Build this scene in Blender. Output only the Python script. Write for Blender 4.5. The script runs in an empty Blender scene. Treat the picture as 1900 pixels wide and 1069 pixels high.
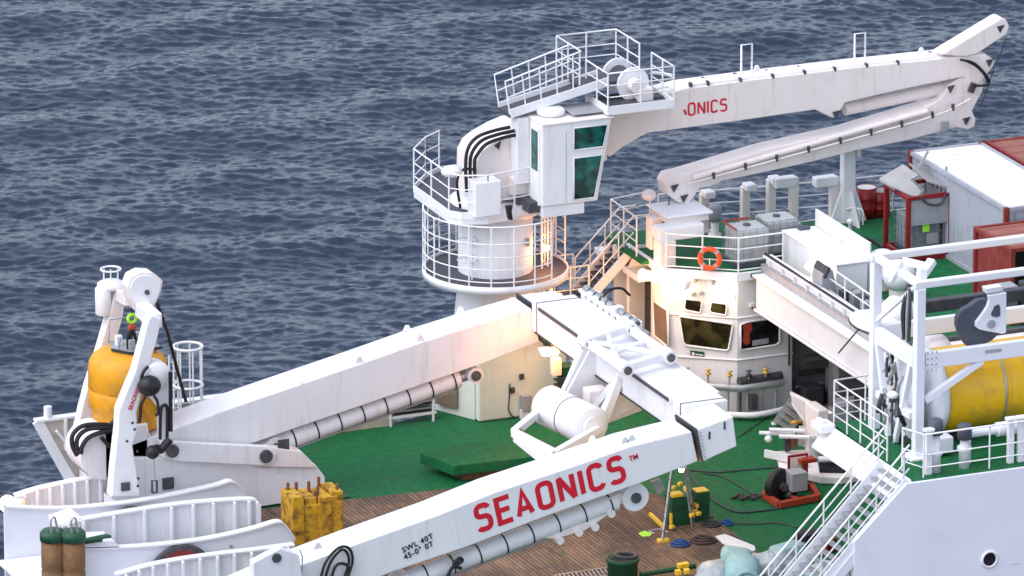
import bpy, math, random
import numpy as np
from mathutils import Vector, Matrix
random.seed(4)
rad = math.radians
# ---------------------------------------------------------------- camera, sky, sun, exposure
S = bpy.context.scene
COL = S.collection
TH, PH, DIST = rad(23), rad(17.3), 250.0
fwd = Vector((math.sin(TH)*math.cos(PH), math.cos(TH)*math.cos(PH), -math.sin(PH)))
cam_d = bpy.data.cameras.new('camera'); cam = bpy.data.objects.new('camera', cam_d); COL.objects.link(cam)
cam.location = Vector((0, 18, 0)) - fwd*DIST
cam.rotation_euler = fwd.to_track_quat('-Z', 'Y').to_euler()
cam_d.sensor_width = 36; cam_d.lens = 36*DIST*60/1900
cam_d.clip_start = 5; cam_d.clip_end = 30000
S.camera = cam
SUN_EL, SUN_AZ = rad(55), rad(-100)       # azimuth measured from +Y towards +X
world = bpy.data.worlds.new('World'); S.world = world; world.use_nodes = True
wn = world.node_tree; wn.nodes.clear()
sky = wn.nodes.new('ShaderNodeTexSky'); sky.sky_type = 'NISHITA'; sky.sun_disc = False
sky.sun_elevation = SUN_EL; sky.sun_rotation = SUN_AZ
sky.air_density = 1.0; sky.dust_density = 2.0; sky.ozone_density = 1.0
wh = wn.nodes.new('ShaderNodeHueSaturation'); wh.inputs['Saturation'].default_value = 0.4
wt = wn.nodes.new('ShaderNodeMix'); wt.data_type = 'RGBA'; wt.blend_type = 'MULTIPLY'; wt.inputs[0].default_value = 1; wt.inputs[7].default_value = (.96, .985, 1.08, 1)
bg = wn.nodes.new('ShaderNodeBackground'); bg.inputs[1].default_value = 0.15
wo = wn.nodes.new('ShaderNodeOutputWorld')
wn.links.new(sky.outputs[0], wh.inputs['Color']); wn.links.new(wh.outputs[0], wt.inputs[6]); wn.links.new(wt.outputs[2], bg.inputs[0]); wn.links.new(bg.outputs[0], wo.inputs[0])
sd = bpy.data.lights.new('sun', 'SUN'); sd.energy = 0.6; sd.angle = rad(80); sd.color = (1, .985, .97)
so = bpy.data.objects.new('sun', sd); COL.objects.link(so)
sdir = Vector((math.sin(SUN_AZ)*math.cos(SUN_EL), math.cos(SUN_AZ)*math.cos(SUN_EL), math.sin(SUN_EL)))
so.rotation_euler = sdir.to_track_quat('Z', 'Y').to_euler(); so.location = sdir*60
S.view_settings.view_transform = 'Standard'; S.view_settings.look = 'None'; S.view_settings.gamma = 1
S.view_settings.exposure = 0.95
S.render.engine = 'CYCLES'
S.cycles.max_bounces = 6

# ---------------------------------------------------------------- materials
def nodes_of(name):
    m = bpy.data.materials.new(name); m.use_nodes = True
    nt = m.node_tree; return m, nt, nt.nodes['Principled BSDF']
def mat(name, col, rough=.5, metal=0, var=.06, scale=3.0, bump=0, dirt=None, dirt_amt=0, dirt_scale=1.5, streak=False, coat=0, spec=.4, dmin=.55):
    m, nt, b = nodes_of(name)
    b.inputs['Roughness'].default_value = rough; b.inputs['Metallic'].default_value = metal
    b.inputs['Specular IOR Level'].default_value = spec
    if coat: b.inputs['Coat Weight'].default_value = coat
    tc = nt.nodes.new('ShaderNodeTexCoord')
    n1 = nt.nodes.new('ShaderNodeTexNoise'); n1.inputs['Scale'].default_value = scale; n1.inputs['Detail'].default_value = 6
    nt.links.new(tc.outputs['Object'], n1.inputs['Vector'])
    r1 = nt.nodes.new('ShaderNodeMapRange'); r1.inputs['From Min'].default_value = .3; r1.inputs['From Max'].default_value = .7
    r1.inputs['To Min'].default_value = 1-var; r1.inputs['To Max'].default_value = 1+var
    nt.links.new(n1.outputs['Fac'], r1.inputs['Value'])
    mx = nt.nodes.new('ShaderNodeVectorMath'); mx.operation = 'SCALE'; mx.inputs[0].default_value = col
    nt.links.new(r1.outputs[0], mx.inputs['Scale'])
    out = mx.outputs[0]
    if dirt:
        n2 = nt.nodes.new('ShaderNodeTexNoise'); n2.inputs['Scale'].default_value = dirt_scale; n2.inputs['Detail'].default_value = 8
        n2.inputs['Roughness'].default_value = .65
        if streak:
            mp = nt.nodes.new('ShaderNodeMapping'); mp.inputs['Scale'].default_value = (3.5, 3.5, .35)
            nt.links.new(tc.outputs['Object'], mp.inputs[0]); nt.links.new(mp.outputs[0], n2.inputs['Vector'])
        else: nt.links.new(tc.outputs['Object'], n2.inputs['Vector'])
        r2 = nt.nodes.new('ShaderNodeMapRange'); r2.inputs['From Min'].default_value = dmin; r2.inputs['From Max'].default_value = dmin+.2
        r2.inputs['To Min'].default_value = 0; r2.inputs['To Max'].default_value = dirt_amt
        nt.links.new(n2.outputs['Fac'], r2.inputs['Value'])
        mm = nt.nodes.new('ShaderNodeMix'); mm.data_type = 'RGBA'
        nt.links.new(r2.outputs[0], mm.inputs[0]); nt.links.new(out, mm.inputs[6]); mm.inputs[7].default_value = (*dirt, 1)
        out = mm.outputs[2]
    nt.links.new(out, b.inputs['Base Color'])
    if bump:
        bp = nt.nodes.new('ShaderNodeBump'); bp.inputs['Strength'].default_value = bump; bp.inputs['Distance'].default_value = .02
        nt.links.new(n1.outputs['Fac'], bp.inputs['Height']); nt.links.new(bp.outputs[0], b.inputs['Normal'])
    return m
def emit(name, col, s):
    m, nt, b = nodes_of(name); b.inputs['Base Color'].default_value = (*col, 1)
    b.inputs['Emission Color'].default_value = (*col, 1); b.inputs['Emission Strength'].default_value = s
    return m
M = dict(
 white=mat('white_paint', (.78, .775, .79), .42, var=.03, scale=1.2, bump=.15, dirt=(.45, .38, .31), dirt_amt=.34, dirt_scale=1.1, streak=True, dmin=.53),
 white2=mat('white_paint_plain', (.8, .795, .81), .4, var=.025, scale=2.5, bump=.1, dirt=(.5, .46, .42), dirt_amt=.10, dirt_scale=2),
 cream=mat('old_white_paint', (.80, .73, .70), .5, var=.04, scale=1.6, bump=.15, dirt=(.42, .3, .2), dirt_amt=.42, dirt_scale=1.6, streak=True),
 rail=mat('white_rail_paint', (.8, .79, .79), .45, var=.05, scale=6, dirt=(.5, .4, .3), dirt_amt=.25, dirt_scale=4),
 green=mat('green_deck_paint', (.011, .125, .044), .65, spec=.16, var=.22, scale=5.0, bump=.3, dirt=(.045, .10, .045), dirt_amt=.7, dirt_scale=1.1),
 greenp=mat('green_gloss_paint', (.010, .075, .035), .5, var=.15, scale=3, dirt=(.1, .07, .04), dirt_amt=.5, dirt_scale=4),
 grey=mat('grey_paint', (.33, .34, .36), .5, var=.1, scale=4, dirt=(.2, .17, .14), dirt_amt=.4),
 rustwhite=mat('rust_stained_white_paint', (.5, .44, .38), .7, var=.15, scale=3, dirt=(.2, .12, .08), dirt_amt=.9, dirt_scale=2, streak=True),
 casing=mat('greenish_white_paint', (.68, .70, .63), .55, var=.04, scale=1.6, bump=.15, dirt=(.4, .34, .26), dirt_amt=.4, dirt_scale=1.4, streak=True),
 pin=mat('dark_steel_pin', (.10, .10, .11), .45, metal=.4, var=.3, scale=8),
 steel=mat('galvanised_steel', (.42, .43, .44), .4, metal=.6, var=.15, scale=8),
 grate=mat('grating', (.085, .085, .10), .6, metal=.3, var=.2, scale=25),
 dark=mat('dark_machinery', (.055, .055, .062), .5, var=.3, scale=4),
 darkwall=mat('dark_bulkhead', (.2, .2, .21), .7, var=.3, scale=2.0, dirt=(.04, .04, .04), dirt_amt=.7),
 black=mat('black_rubber', (.012, .012, .015), .45, var=.2, scale=6),
 yellow=mat('yellow_float_paint', (.72, .33, .012), .5, var=.06, scale=2.2, dirt=(.40, .21, .05), dirt_amt=.6, dirt_scale=2.5, dmin=.48, bump=.15),
 yellow2=mat('yellow_gloss_paint', (.80, .46, .012), .35, var=.08, scale=1.8, dirt=(.42, .25, .05), dirt_amt=.7, dirt_scale=1.8, dmin=.48, bump=.1),
 yrust=mat('worn_yellow_paint', (.60, .33, .02), .6, var=.12, scale=5, dirt=(.13, .055, .02), dirt_amt=1, dirt_scale=4, bump=.4, dmin=.46),
 red=mat('red_paint', (.24, .010, .012), .45, var=.12, scale=4, dirt=(.15, .04, .03), dirt_amt=.6, dirt_scale=4),
 orange=mat('orange_red_paint', (.38, .05, .022), .5, var=.12, scale=4, dirt=(.18, .05, .03), dirt_amt=.7, dirt_scale=4),
 lifer=mat('orange_plastic', (.85, .09, .02), .5, var=.05),
 letter=mat('red_lettering', (.62, .012, .03), .5, var=.03),
 blackl=mat('black_lettering', (.03, .03, .035), .5, var=.03),
 fender=mat('brown_fender_rubber', (.20, .105, .045), .75, var=.2, scale=5, dirt=(.12, .06, .03), dirt_amt=.8, dirt_scale=4, bump=.4),
 rust=mat('rusty_brown_steel', (.19, .08, .04), .75, var=.3, scale=5, dirt=(.07, .035, .02), dirt_amt=.8, dirt_scale=4, bump=.4),
 plastic=mat('white_tank_plastic', (.46, .48, .48), .4, var=.06, scale=3),
 dplastic=mat('grey_tank_plastic', (.22, .25, .27), .4, var=.1, scale=3),
 teal=mat('pale_teal_cover', (.27, .43, .43), .55, var=.12, scale=3, bump=.5),
 cyanp=mat('translucent_wrap', (.36, .41, .43), .4, var=.2, scale=4, bump=.6),
 contw=mat('white_container_paint', (.82, .76, .74), .5, var=.04, scale=1.2, dirt=(.45, .25, .18), dirt_amt=.35, dirt_scale=1.3),
 conts=mat('shaded_white_container_side', (.36, .38, .43), .55, var=.05, scale=1.5, dirt=(.3, .2, .15), dirt_amt=.5, dirt_scale=1.6, streak=True),  # side of the white container, its grey shading painted into the base colour
 contr=mat('red_container_paint', (.29, .105, .08), .7, var=.12, scale=2, dirt=(.45, .2, .15), dirt_amt=.5, dirt_scale=2),
 contd=mat('dark_red_container_paint', (.22, .03, .025), .6, var=.15, scale=3, dirt=(.3, .12, .1), dirt_amt=.5, dirt_scale=3),
 slate=mat('slate_blue_grey', (.075, .085, .11), .55, var=.08, scale=4),
 canvas=mat('pale_canvas', (.36, .35, .35), .8, var=.08, scale=3),
 blue=mat('blue_rope', (.02, .08, .25), .7, var=.3, scale=20),
 brownr=mat('brown_rope', (.07, .045, .045), .8, var=.3, scale=20),
 strap=mat('bright_yellow_tape', (.85, .55, .05), .5, var=.05),
 lime=mat('lime_green', (.4, .85, .05), .5, var=.05),
 interior=mat('interior_olive', (.10, .085, .02), .7, var=.5, scale=3),
 brownd=mat('brown_door', (.20, .14, .10), .6, var=.15, scale=3),
 yseam=mat('faded_yellow_seam', (.62, .42, .06), .6, var=.05),
 hullp=mat('white_hull_paint', (.80, .81, .86), .45, var=.03, scale=.6, bump=.1, dirt=(.5, .5, .52), dirt_amt=.25, dirt_scale=.5),
)
def glass(name, col, rough=.04):
    m, nt, b = nodes_of(name); b.inputs['Base Color'].default_value = (*col, 1); b.inputs['Roughness'].default_value = rough
    b.inputs['Specular IOR Level'].default_value = .5
    tc = nt.nodes.new('ShaderNodeTexCoord'); n = nt.nodes.new('ShaderNodeTexNoise'); n.inputs['Scale'].default_value = 2.2; n.inputs['Detail'].default_value = 5
    cr = nt.nodes.new('ShaderNodeValToRGB'); cr.color_ramp.elements[0].position = .42; cr.color_ramp.elements[1].position = .62
    cr.color_ramp.elements[0].color = (col[0]*.35, col[1]*.35, col[2]*.35, 1); cr.color_ramp.elements[1].color = (col[0]*2, col[1]*2, col[2]*2, 1)
    nt.links.new(tc.outputs['Object'], n.inputs[0]); nt.links.new(n.outputs[0], cr.inputs[0]); nt.links.new(cr.outputs[0], b.inputs['Base Color'])
    return m
M['glass'] = glass('olive_window_glass', (.03, .026, .008))
M['gdark'] = glass('dark_window_glass', (.012, .01, .014))
M['gteal'] = glass('teal_tinted_glass', (.006, .07, .058))
M['lampw'] = emit('lamp_glow_white', (1, .62, .26), 14)
M['lampf'] = emit('tube_lamp_glow', (1, .88, .68), 5)
M['lampo'] = emit('navigation_lamp_glow', (1, .6, .35), 14)
def wood():
    m, nt, b = nodes_of('weathered_deck_planks'); b.inputs['Roughness'].default_value = .85; b.inputs['Specular IOR Level'].default_value = .2
    tc = nt.nodes.new('ShaderNodeTexCoord')
    br = nt.nodes.new('ShaderNodeTexBrick'); br.inputs['Scale'].default_value = 1; br.inputs['Brick Width'].default_value = 3.2; br.inputs['Row Height'].default_value = .13
    br.inputs['Mortar Size'].default_value = .012; br.inputs['Color1'].default_value = (.25, .21, .17, 1); br.inputs['Color2'].default_value = (.20, .168, .138, 1)
    br.inputs['Mortar'].default_value = (.05, .04, .034, 1); br.inputs['Bias'].default_value = 0
    mr = nt.nodes.new('ShaderNodeMapping'); mr.inputs['Rotation'].default_value = (0, 0, rad(90)); nt.links.new(tc.outputs['Object'], mr.inputs[0]); nt.links.new(mr.outputs[0], br.inputs['Vector'])
    mp = nt.nodes.new('ShaderNodeMapping'); mp.inputs['Scale'].default_value = (6, .8, 1)
    n = nt.nodes.new('ShaderNodeTexNoise'); n.inputs['Scale'].default_value = 1.6; n.inputs['Detail'].default_value = 9; n.inputs['Roughness'].default_value = .7
    nt.links.new(tc.outputs['Object'], mp.inputs[0]); nt.links.new(mp.outputs[0], n.inputs['Vector'])
    n2 = nt.nodes.new('ShaderNodeTexNoise'); n2.inputs['Scale'].default_value = .55; n2.inputs['Detail'].default_value = 5
    nt.links.new(tc.outputs['Object'], n2.inputs['Vector'])
    cr = nt.nodes.new('ShaderNodeValToRGB'); cr.color_ramp.elements[0].position = .3; cr.color_ramp.elements[1].position = .72
    cr.color_ramp.elements[0].color = (.42, .40, .38, 1); cr.color_ramp.elements[1].color = (1.35, 1.15, 1.0, 1)
    nt.links.new(n.outputs[0], cr.inputs[0])
    mx = nt.nodes.new('ShaderNodeMix'); mx.data_type = 'RGBA'; mx.blend_type = 'MULTIPLY'; mx.inputs[0].default_value = 1
    nt.links.new(br.outputs[0], mx.inputs[6]); nt.links.new(cr.outputs[0], mx.inputs[7])
    cr2 = nt.nodes.new('ShaderNodeValToRGB'); cr2.color_ramp.elements[0].position = .4; cr2.color_ramp.elements[1].position = .65
    cr2.color_ramp.elements[0].color = (.6, .62, .66, 1); cr2.color_ramp.elements[1].color = (1.25, 1.1, 1, 1)
    nt.links.new(n2.outputs[0], cr2.inputs[0])
    m2 = nt.nodes.new('ShaderNodeMix'); m2.data_type = 'RGBA'; m2.blend_type = 'MULTIPLY'; m2.inputs[0].default_value = 1
    nt.links.new(mx.outputs[2], m2.inputs[6]); nt.links.new(cr2.outputs[0], m2.inputs[7]); nt.links.new(m2.outputs[2], b.inputs['Base Color'])
    bp = nt.nodes.new('ShaderNodeBump'); bp.inputs['Strength'].default_value = .5; bp.inputs['Distance'].default_value = .02
    nt.links.new(n.outputs[0], bp.inputs['Height']); nt.links.new(bp.outputs[0], b.inputs['Normal'])
    return m
M['wood'] = wood()

# ---------------------------------------------------------------- mesh builder
class MB:
    def __init__(s): s.v = []; s.f = []; s.sm = []
    def add(s, vs, fs, sm=False):
        n = len(s.v); s.v += [Vector(p) for p in vs]; s.f += [tuple(i+n for i in q) for q in fs]; s.sm += [sm]*len(fs); return s
    def par(s, o, a, b, c):
        o, a, b, c = map(Vector, (o, a, b, c))
        p = [o, o+a, o+a+b, o+b, o+c, o+a+c, o+a+b+c, o+b+c]
        fs = [(0, 3, 2, 1), (4, 5, 6, 7), (0, 1, 5, 4), (1, 2, 6, 5), (2, 3, 7, 6), (3, 0, 4, 7)]
        if a.cross(b).dot(c) < 0: fs = [q[::-1] for q in fs]
        return s.add(p, fs)
    def bx(s, x0, x1, y0, y1, z0, z1): return s.par((x0, y0, z0), (x1-x0, 0, 0), (0, y1-y0, 0), (0, 0, z1-z0))
    def box(s, c, d, rz=0, ry=0):
        R = Matrix.Rotation(rz, 3, 'Z') @ Matrix.Rotation(ry, 3, 'Y')
        a, b, e = R @ Vector((d[0], 0, 0)), R @ Vector((0, d[1], 0)), R @ Vector((0, 0, d[2]))
        return s.par(Vector(c)-(a+b+e)/2, a, b, e)
    def beam(s, p, q, w=.1, h=.1, up=(0, 0, 1)):
        p, q = Vector(p), Vector(q); d = q-p; up = Vector(up)
        if abs(d.normalized().dot(up)) > .98: up = Vector((1, 0, 0))
        sx = d.cross(up).normalized()*w; sy = sx.cross(d).normalized()*h
        return s.par(p-sx/2-sy/2, d, sx, sy)
    def prism(s, poly, e):
        poly = [Vector(p) for p in poly]; e = Vector(e); n = len(poly)
        nn = Vector((0, 0, 0))
        for i in range(n): nn += (poly[i]-poly[0]).cross(poly[(i+1) % n]-poly[0])
        if nn.dot(e) > 0: poly = poly[::-1]
        vs = poly+[p+e for p in poly]
        fs = [tuple(range(n)), tuple(range(2*n-1, n-1, -1))]+[(i, i+n, (i+1) % n+n, (i+1) % n)[::1] for i in range(n)]
        return s.add(vs, fs)
    def tube(s, pts, r, n=8, closed=False, cap=True):
        pts = [Vector(p) for p in pts]; k = len(pts); rings = []; prev = None
        for i, p in enumerate(pts):
            if closed: d = pts[(i+1) % k]-pts[i-1]
            else: d = pts[min(i+1, k-1)]-pts[max(i-1, 0)]
            d.normalize()
            if prev is None:
                a = Vector((0, 0, 1)) if abs(d.z) < .9 else Vector((1, 0, 0))
                x = d.cross(a).normalized()
            else: x = (prev-d*prev.dot(d)).normalized()
            prev = x; y = d.cross(x)
            rr = r[i] if isinstance(r, (list, tuple)) else r
            rings.append([p+(x*math.cos(2*math.pi*j/n)+y*math.sin(2*math.pi*j/n))*rr for j in range(n)])
        vs = [v for g in rings for v in g]; fs = []
        for i in range(k if closed else k-1):
            a, b = i*n, ((i+1) % k)*n
            for j in range(n): fs.append((a+j, b+j, b+(j+1) % n, a+(j+1) % n)[::-1])
        s.add(vs, fs, True)
        if cap and not closed:
            s.add(rings[0], [tuple(range(n))]); s.add(rings[-1], [tuple(range(n))[::-1]])
        return s
    def cyl(s, p, q, r, r2=None, n=24): return s.tube([p, q], [r, r if r2 is None else r2], n)
    def lathe(s, c, prof, axis=(0, 0, 1), n=32, sm=True, a0=0, a1=2*math.pi):
        c, ax = Vector(c), Vector(axis).normalized(); t = Vector((1, 0, 0)) if abs(ax.x) < .9 else Vector((0, 1, 0))
        x = ax.cross(t).normalized(); y = ax.cross(x); full = abs(a1-a0-2*math.pi) < 1e-6; m = n if full else n+1
        vs = []
        for r, z in prof:
            for j in range(m):
                a = a0+(a1-a0)*j/n; vs.append(c+ax*z+(x*math.cos(a)+y*math.sin(a))*r)
        fs = []
        for i in range(len(prof)-1):
            for j in range(n):
                fs.append((i*m+j, i*m+(j+1) % m, (i+1)*m+(j+1) % m, (i+1)*m+j))
        return s.add(vs, fs, sm)
    def sph(s, c, r, sc=(1, 1, 1), n=16):
        c = Vector(c); vs = []; fs = []; h = n//2
        for i in range(h+1):
            t = math.pi*i/h
            for j in range(n):
                a = 2*math.pi*j/n
                vs.append(c+Vector((math.sin(t)*math.cos(a)*sc[0], math.sin(t)*math.sin(a)*sc[1], math.cos(t)*sc[2]))*r)
        for i in range(h):
            for j in range(n): fs.append((i*n+j, (i+1)*n+j, (i+1)*n+(j+1) % n, i*n+(j+1) % n))
        return s.add(vs, fs, True)
    def torus(s, c, R, r, axis=(0, 0, 1), n=32, m=8, a0=0, a1=2*math.pi):
        c, ax = Vector(c), Vector(axis).normalized(); t = Vector((1, 0, 0)) if abs(ax.x) < .9 else Vector((0, 1, 0))
        x = ax.cross(t).normalized(); y = ax.cross(x); full = abs(a1-a0-2*math.pi) < 1e-6
        pts = [c+(x*math.cos(a0+(a1-a0)*j/n)+y*math.sin(a0+(a1-a0)*j/n))*R for j in range(n if full else n+1)]
        return s.tube(pts, r, m, closed=full)
    def crumple(s, amp, sc):
        from mathutils import noise
        for i, p in enumerate(s.v):
            q = Vector((p.x*sc, p.y*sc, p.z*sc)); s.v[i] = p+noise.noise_vector(q)*amp+noise.noise_vector(q*2.7)*amp*.4
        return s
    def build(s, name, m, parent=None, bevel=0, label=None):
        me = bpy.data.meshes.new(name)
        if parent is not None: org = ORG[parent]
        else:
            xs = [v.x for v in s.v]; ys = [v.y for v in s.v]; zs = [v.z for v in s.v]
            org = Vector(((min(xs)+max(xs))/2, (min(ys)+max(ys))/2, min(zs)))
        me.from_pydata([v-org for v in s.v], [], s.f)
        me.polygons.foreach_set('use_smooth', s.sm); me.materials.append(M[m] if isinstance(m, str) else m)
        me.validate(); me.update()
        o = bpy.data.objects.new(name, me); COL.objects.link(o); ORG[o] = org
        if parent is not None: o.parent = parent
        else: o.location = org
        if bevel:
            b = o.modifiers.new('bevel', 'BEVEL'); b.width = bevel; b.segments = 2; b.limit_method = 'ANGLE'; b.angle_limit = rad(40)
        if label: o['label'] = label
        return o
ORG = {}
def tag(o, label, cat, group=None):
    o['label'] = label; o['category'] = cat
    if group: o['group'] = group
    return o
def thing(name, label, cat, loc, group=None):
    o = bpy.data.objects.new(name, None); COL.objects.link(o); o.location = loc; ORG[o] = Vector(loc); o.empty_display_size = .2
    return tag(o, label, cat, group)
def struct(o): o['kind'] = 'structure'; return o
def V(*a): return Vector(a)
def lerp(a, b, t): return Vector(a).lerp(Vector(b), t)
def arc(pts, k=6):
    """smooth a polyline (Catmull-Rom)"""
    P = [Vector(p) for p in pts]; P = [P[0]*2-P[1]]+P+[P[-1]*2-P[-2]]; out = []
    for i in range(1, len(P)-2):
        for j in range(k):
            t = j/k; a, b, c, d = P[i-1], P[i], P[i+1], P[i+2]
            out.append(.5*((2*b)+(c-a)*t+(2*a-5*b+4*c-d)*t*t+(3*b-a-3*c+d)*t**3))
    return out+[P[-2]]
def rails(parent, pts, hs, r=.022, step=1.3, closed=False, post_r=.026, posts=True, h0=0, mt='rail', name='post', rail_name='rail', sub=False):
    """pts: floor polyline; hs: rail heights; the highest is the handrail"""
    pts = [Vector(p) for p in pts]; top = max(hs); par = parent
    if sub:
        b = MB()
        for h in hs: b.tube([p+V(0, 0, h) for p in pts], r*(1.15 if h == top else .85), 7, closed)
        par = b.build('railing', mt, parent)
    else:
        for h in sorted(hs):
            b = MB(); b.tube([p+V(0, 0, h) for p in pts], r*(1.2 if h == top else .85), 7, closed)
            b.build('handrail' if h == top else rail_name, mt, parent)
    if posts:
        seg = list(zip(pts, pts[1:]+pts[:1])) if closed else list(zip(pts, pts[1:]))
        done = []
        for a, b_ in seg:
            L = (b_-a).length; n = max(1, round(L/step))
            for i in range(n+1):
                p = a.lerp(b_, i/n)
                if any((p-q).length < step*.45 for q in done): continue
                done.append(p)
                MB().tube([p+V(0, 0, h0), p+V(0, 0, top)], post_r, 7).build(name, mt, par)
    return par
def railing(label, pts, hs=(.38, .74, 1.1), group=None, **k):
    t = thing('railing', label, 'railing', pts[0], group); rails(t, pts, hs, **k); return t
def text(body, size, o, xdir, up, parent, mt, thick=.006, bold=0, space=1.0, shear=0, align='LEFT'):
    cu = bpy.data.curves.new('lettering', 'FONT'); cu.body = body; cu.size = size; cu.extrude = thick; cu.offset = bold; cu.space_character = space
    cu.align_x = align; cu.resolution_u = 4
    tmp = bpy.data.objects.new('tmp', cu); COL.objects.link(tmp)
    bpy.context.view_layer.update()
    me = bpy.data.meshes.new_from_object(tmp.evaluated_get(bpy.context.evaluated_depsgraph_get()))
    bpy.data.objects.remove(tmp); bpy.data.curves.remove(cu)
    x = Vector(xdir).normalized(); z = x.cross(Vector(up)).normalized(); y = z.cross(x)
    Mx = Matrix((x, y, z)).transposed().to_4x4(); Mx.translation = Vector(o)-ORG[parent]
    me.transform(Mx); me.materials.clear(); me.materials.append(M[mt])
    ob = bpy.data.objects.new('lettering', me); COL.objects.link(ob); ob.parent = parent; ORG[ob] = ORG[parent]
    return ob
def spot(name, loc, energy, col=(1, .36, .09), r=.12):
    l = bpy.data.lights.new(name, 'POINT'); l.energy = energy; l.color = col; l.shadow_soft_size = r
    o = bpy.data.objects.new(name, l); COL.objects.link(o); o.location = loc; return o

def arcs(cx, cy, rx, ry, a0, a1, n=8):
    return [(cx+rx*math.cos(rad(a0+(a1-a0)*i/n)), cy+ry*math.sin(rad(a0+(a1-a0)*i/n))) for i in range(n+1)]
def glyph(ch):
    """centre lines of an upright technical letter, height 1"""
    w = .50; r = .20
    if ch == 'S': return w, [arcs(w-.19, .81, .19, .19, 15, 90)[::1]+arcs(.19, .81, .19, .19, 90, 180)+arcs(.19, .70, .19, .155, 180, 262)+arcs(w-.19, .30, .19, .235, 82, 0)+arcs(w-.19, .19, .19, .19, 0, -90)+arcs(.17, .17, .19, .17, 270, 205)]
    if ch == 'E': return .44, [[(.44, 1), (0, 1), (0, 0), (.44, 0)], [(0, .52), (.38, .52)]]
    if ch == 'A': return .56, [[(0, 0), (.28, 1), (.56, 0)], [(.09, .27), (.47, .27)]]
    if ch == 'O': return .54, [arcs(.54-r, 1-r, r, r, 0, 90)+arcs(r, 1-r, r, r, 90, 180)+arcs(r, r, r, r, 180, 270)+arcs(.54-r, r, r, r, 270, 360)+[(.54, 1-r)]]
    if ch == 'N': return .54, [[(0, 0), (0, 1)], [(0, 1), (.54, 0)], [(.54, 0), (.54, 1)]]
    if ch == 'I': return .0, [[(0, 0), (0, 1)]]
    if ch == 'C': return .50, [arcs(.5-r, 1-r, r, r, 12, 90)+arcs(r, 1-r, r, r, 90, 180)+arcs(r, r, r, r, 180, 270)+arcs(.5-r, r, r, r, 270, 348)]
def stroke_word(word, o, x, y, width, height, sw, parent, mt):
    """lettering built of flat strokes; sw is the stroke width"""
    o = Vector(o); x = Vector(x).normalized(); y = Vector(y).normalized(); n = x.cross(y)
    gs = [glyph(c) for c in word]; ws = [g[0] for g in gs]; H_ = height-sw; tot = width-sw*len(word)
    gap = .15; unit = tot/(sum(ws)+gap*(len(word)-1)); px = sw/2
    for (w, strokes), ch in zip(gs, word):
        b = MB()
        for k, st in enumerate(strokes):
            P = [Vector((px+a*unit, sw/2+c*H_)) for a, c in st]; m = len(P); closed = (P[0]-P[-1]).length < 1e-4
            L_, R_ = [], []
            for i in range(m):
                d0 = (P[i]-P[i-1]) if i else ((P[-1]-P[-2]) if closed else (P[1]-P[0])); d1 = (P[i+1]-P[i]) if i < m-1 else ((P[1]-P[0]) if closed else (P[-1]-P[-2]))
                d0.normalize(); d1.normalize(); t_ = (d0+d1).normalized(); q_ = Vector((-t_.y, t_.x)); sc = min(1/max(.3, q_.dot(Vector((-d0.y, d0.x)))), 1.9)
                e_ = Vector((0, 0))
                if not closed and i == 0 and (ch in 'EC' or k) : e_ = -d1*(sw*.45 if ch in 'E' else 0)
                if not closed and i == m-1 and ch in 'E': e_ = d0*sw*.45
                L_.append(P[i]+e_+q_*sw*.5*sc); R_.append(P[i]+e_-q_*sw*.5*sc)
            lift = .003*(k+1)
            to = lambda p, h: o+x*p.x+y*p.y+n*h
            for i in range(m-1):
                a_, b_, c_, d_ = R_[i], R_[i+1], L_[i+1], L_[i]
                b.add([to(a_, lift), to(b_, lift), to(c_, lift), to(d_, lift)], [(0, 1, 2, 3)])
        b.build('lettering', mt, parent)
        px += w*unit+sw+gap*unit
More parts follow.
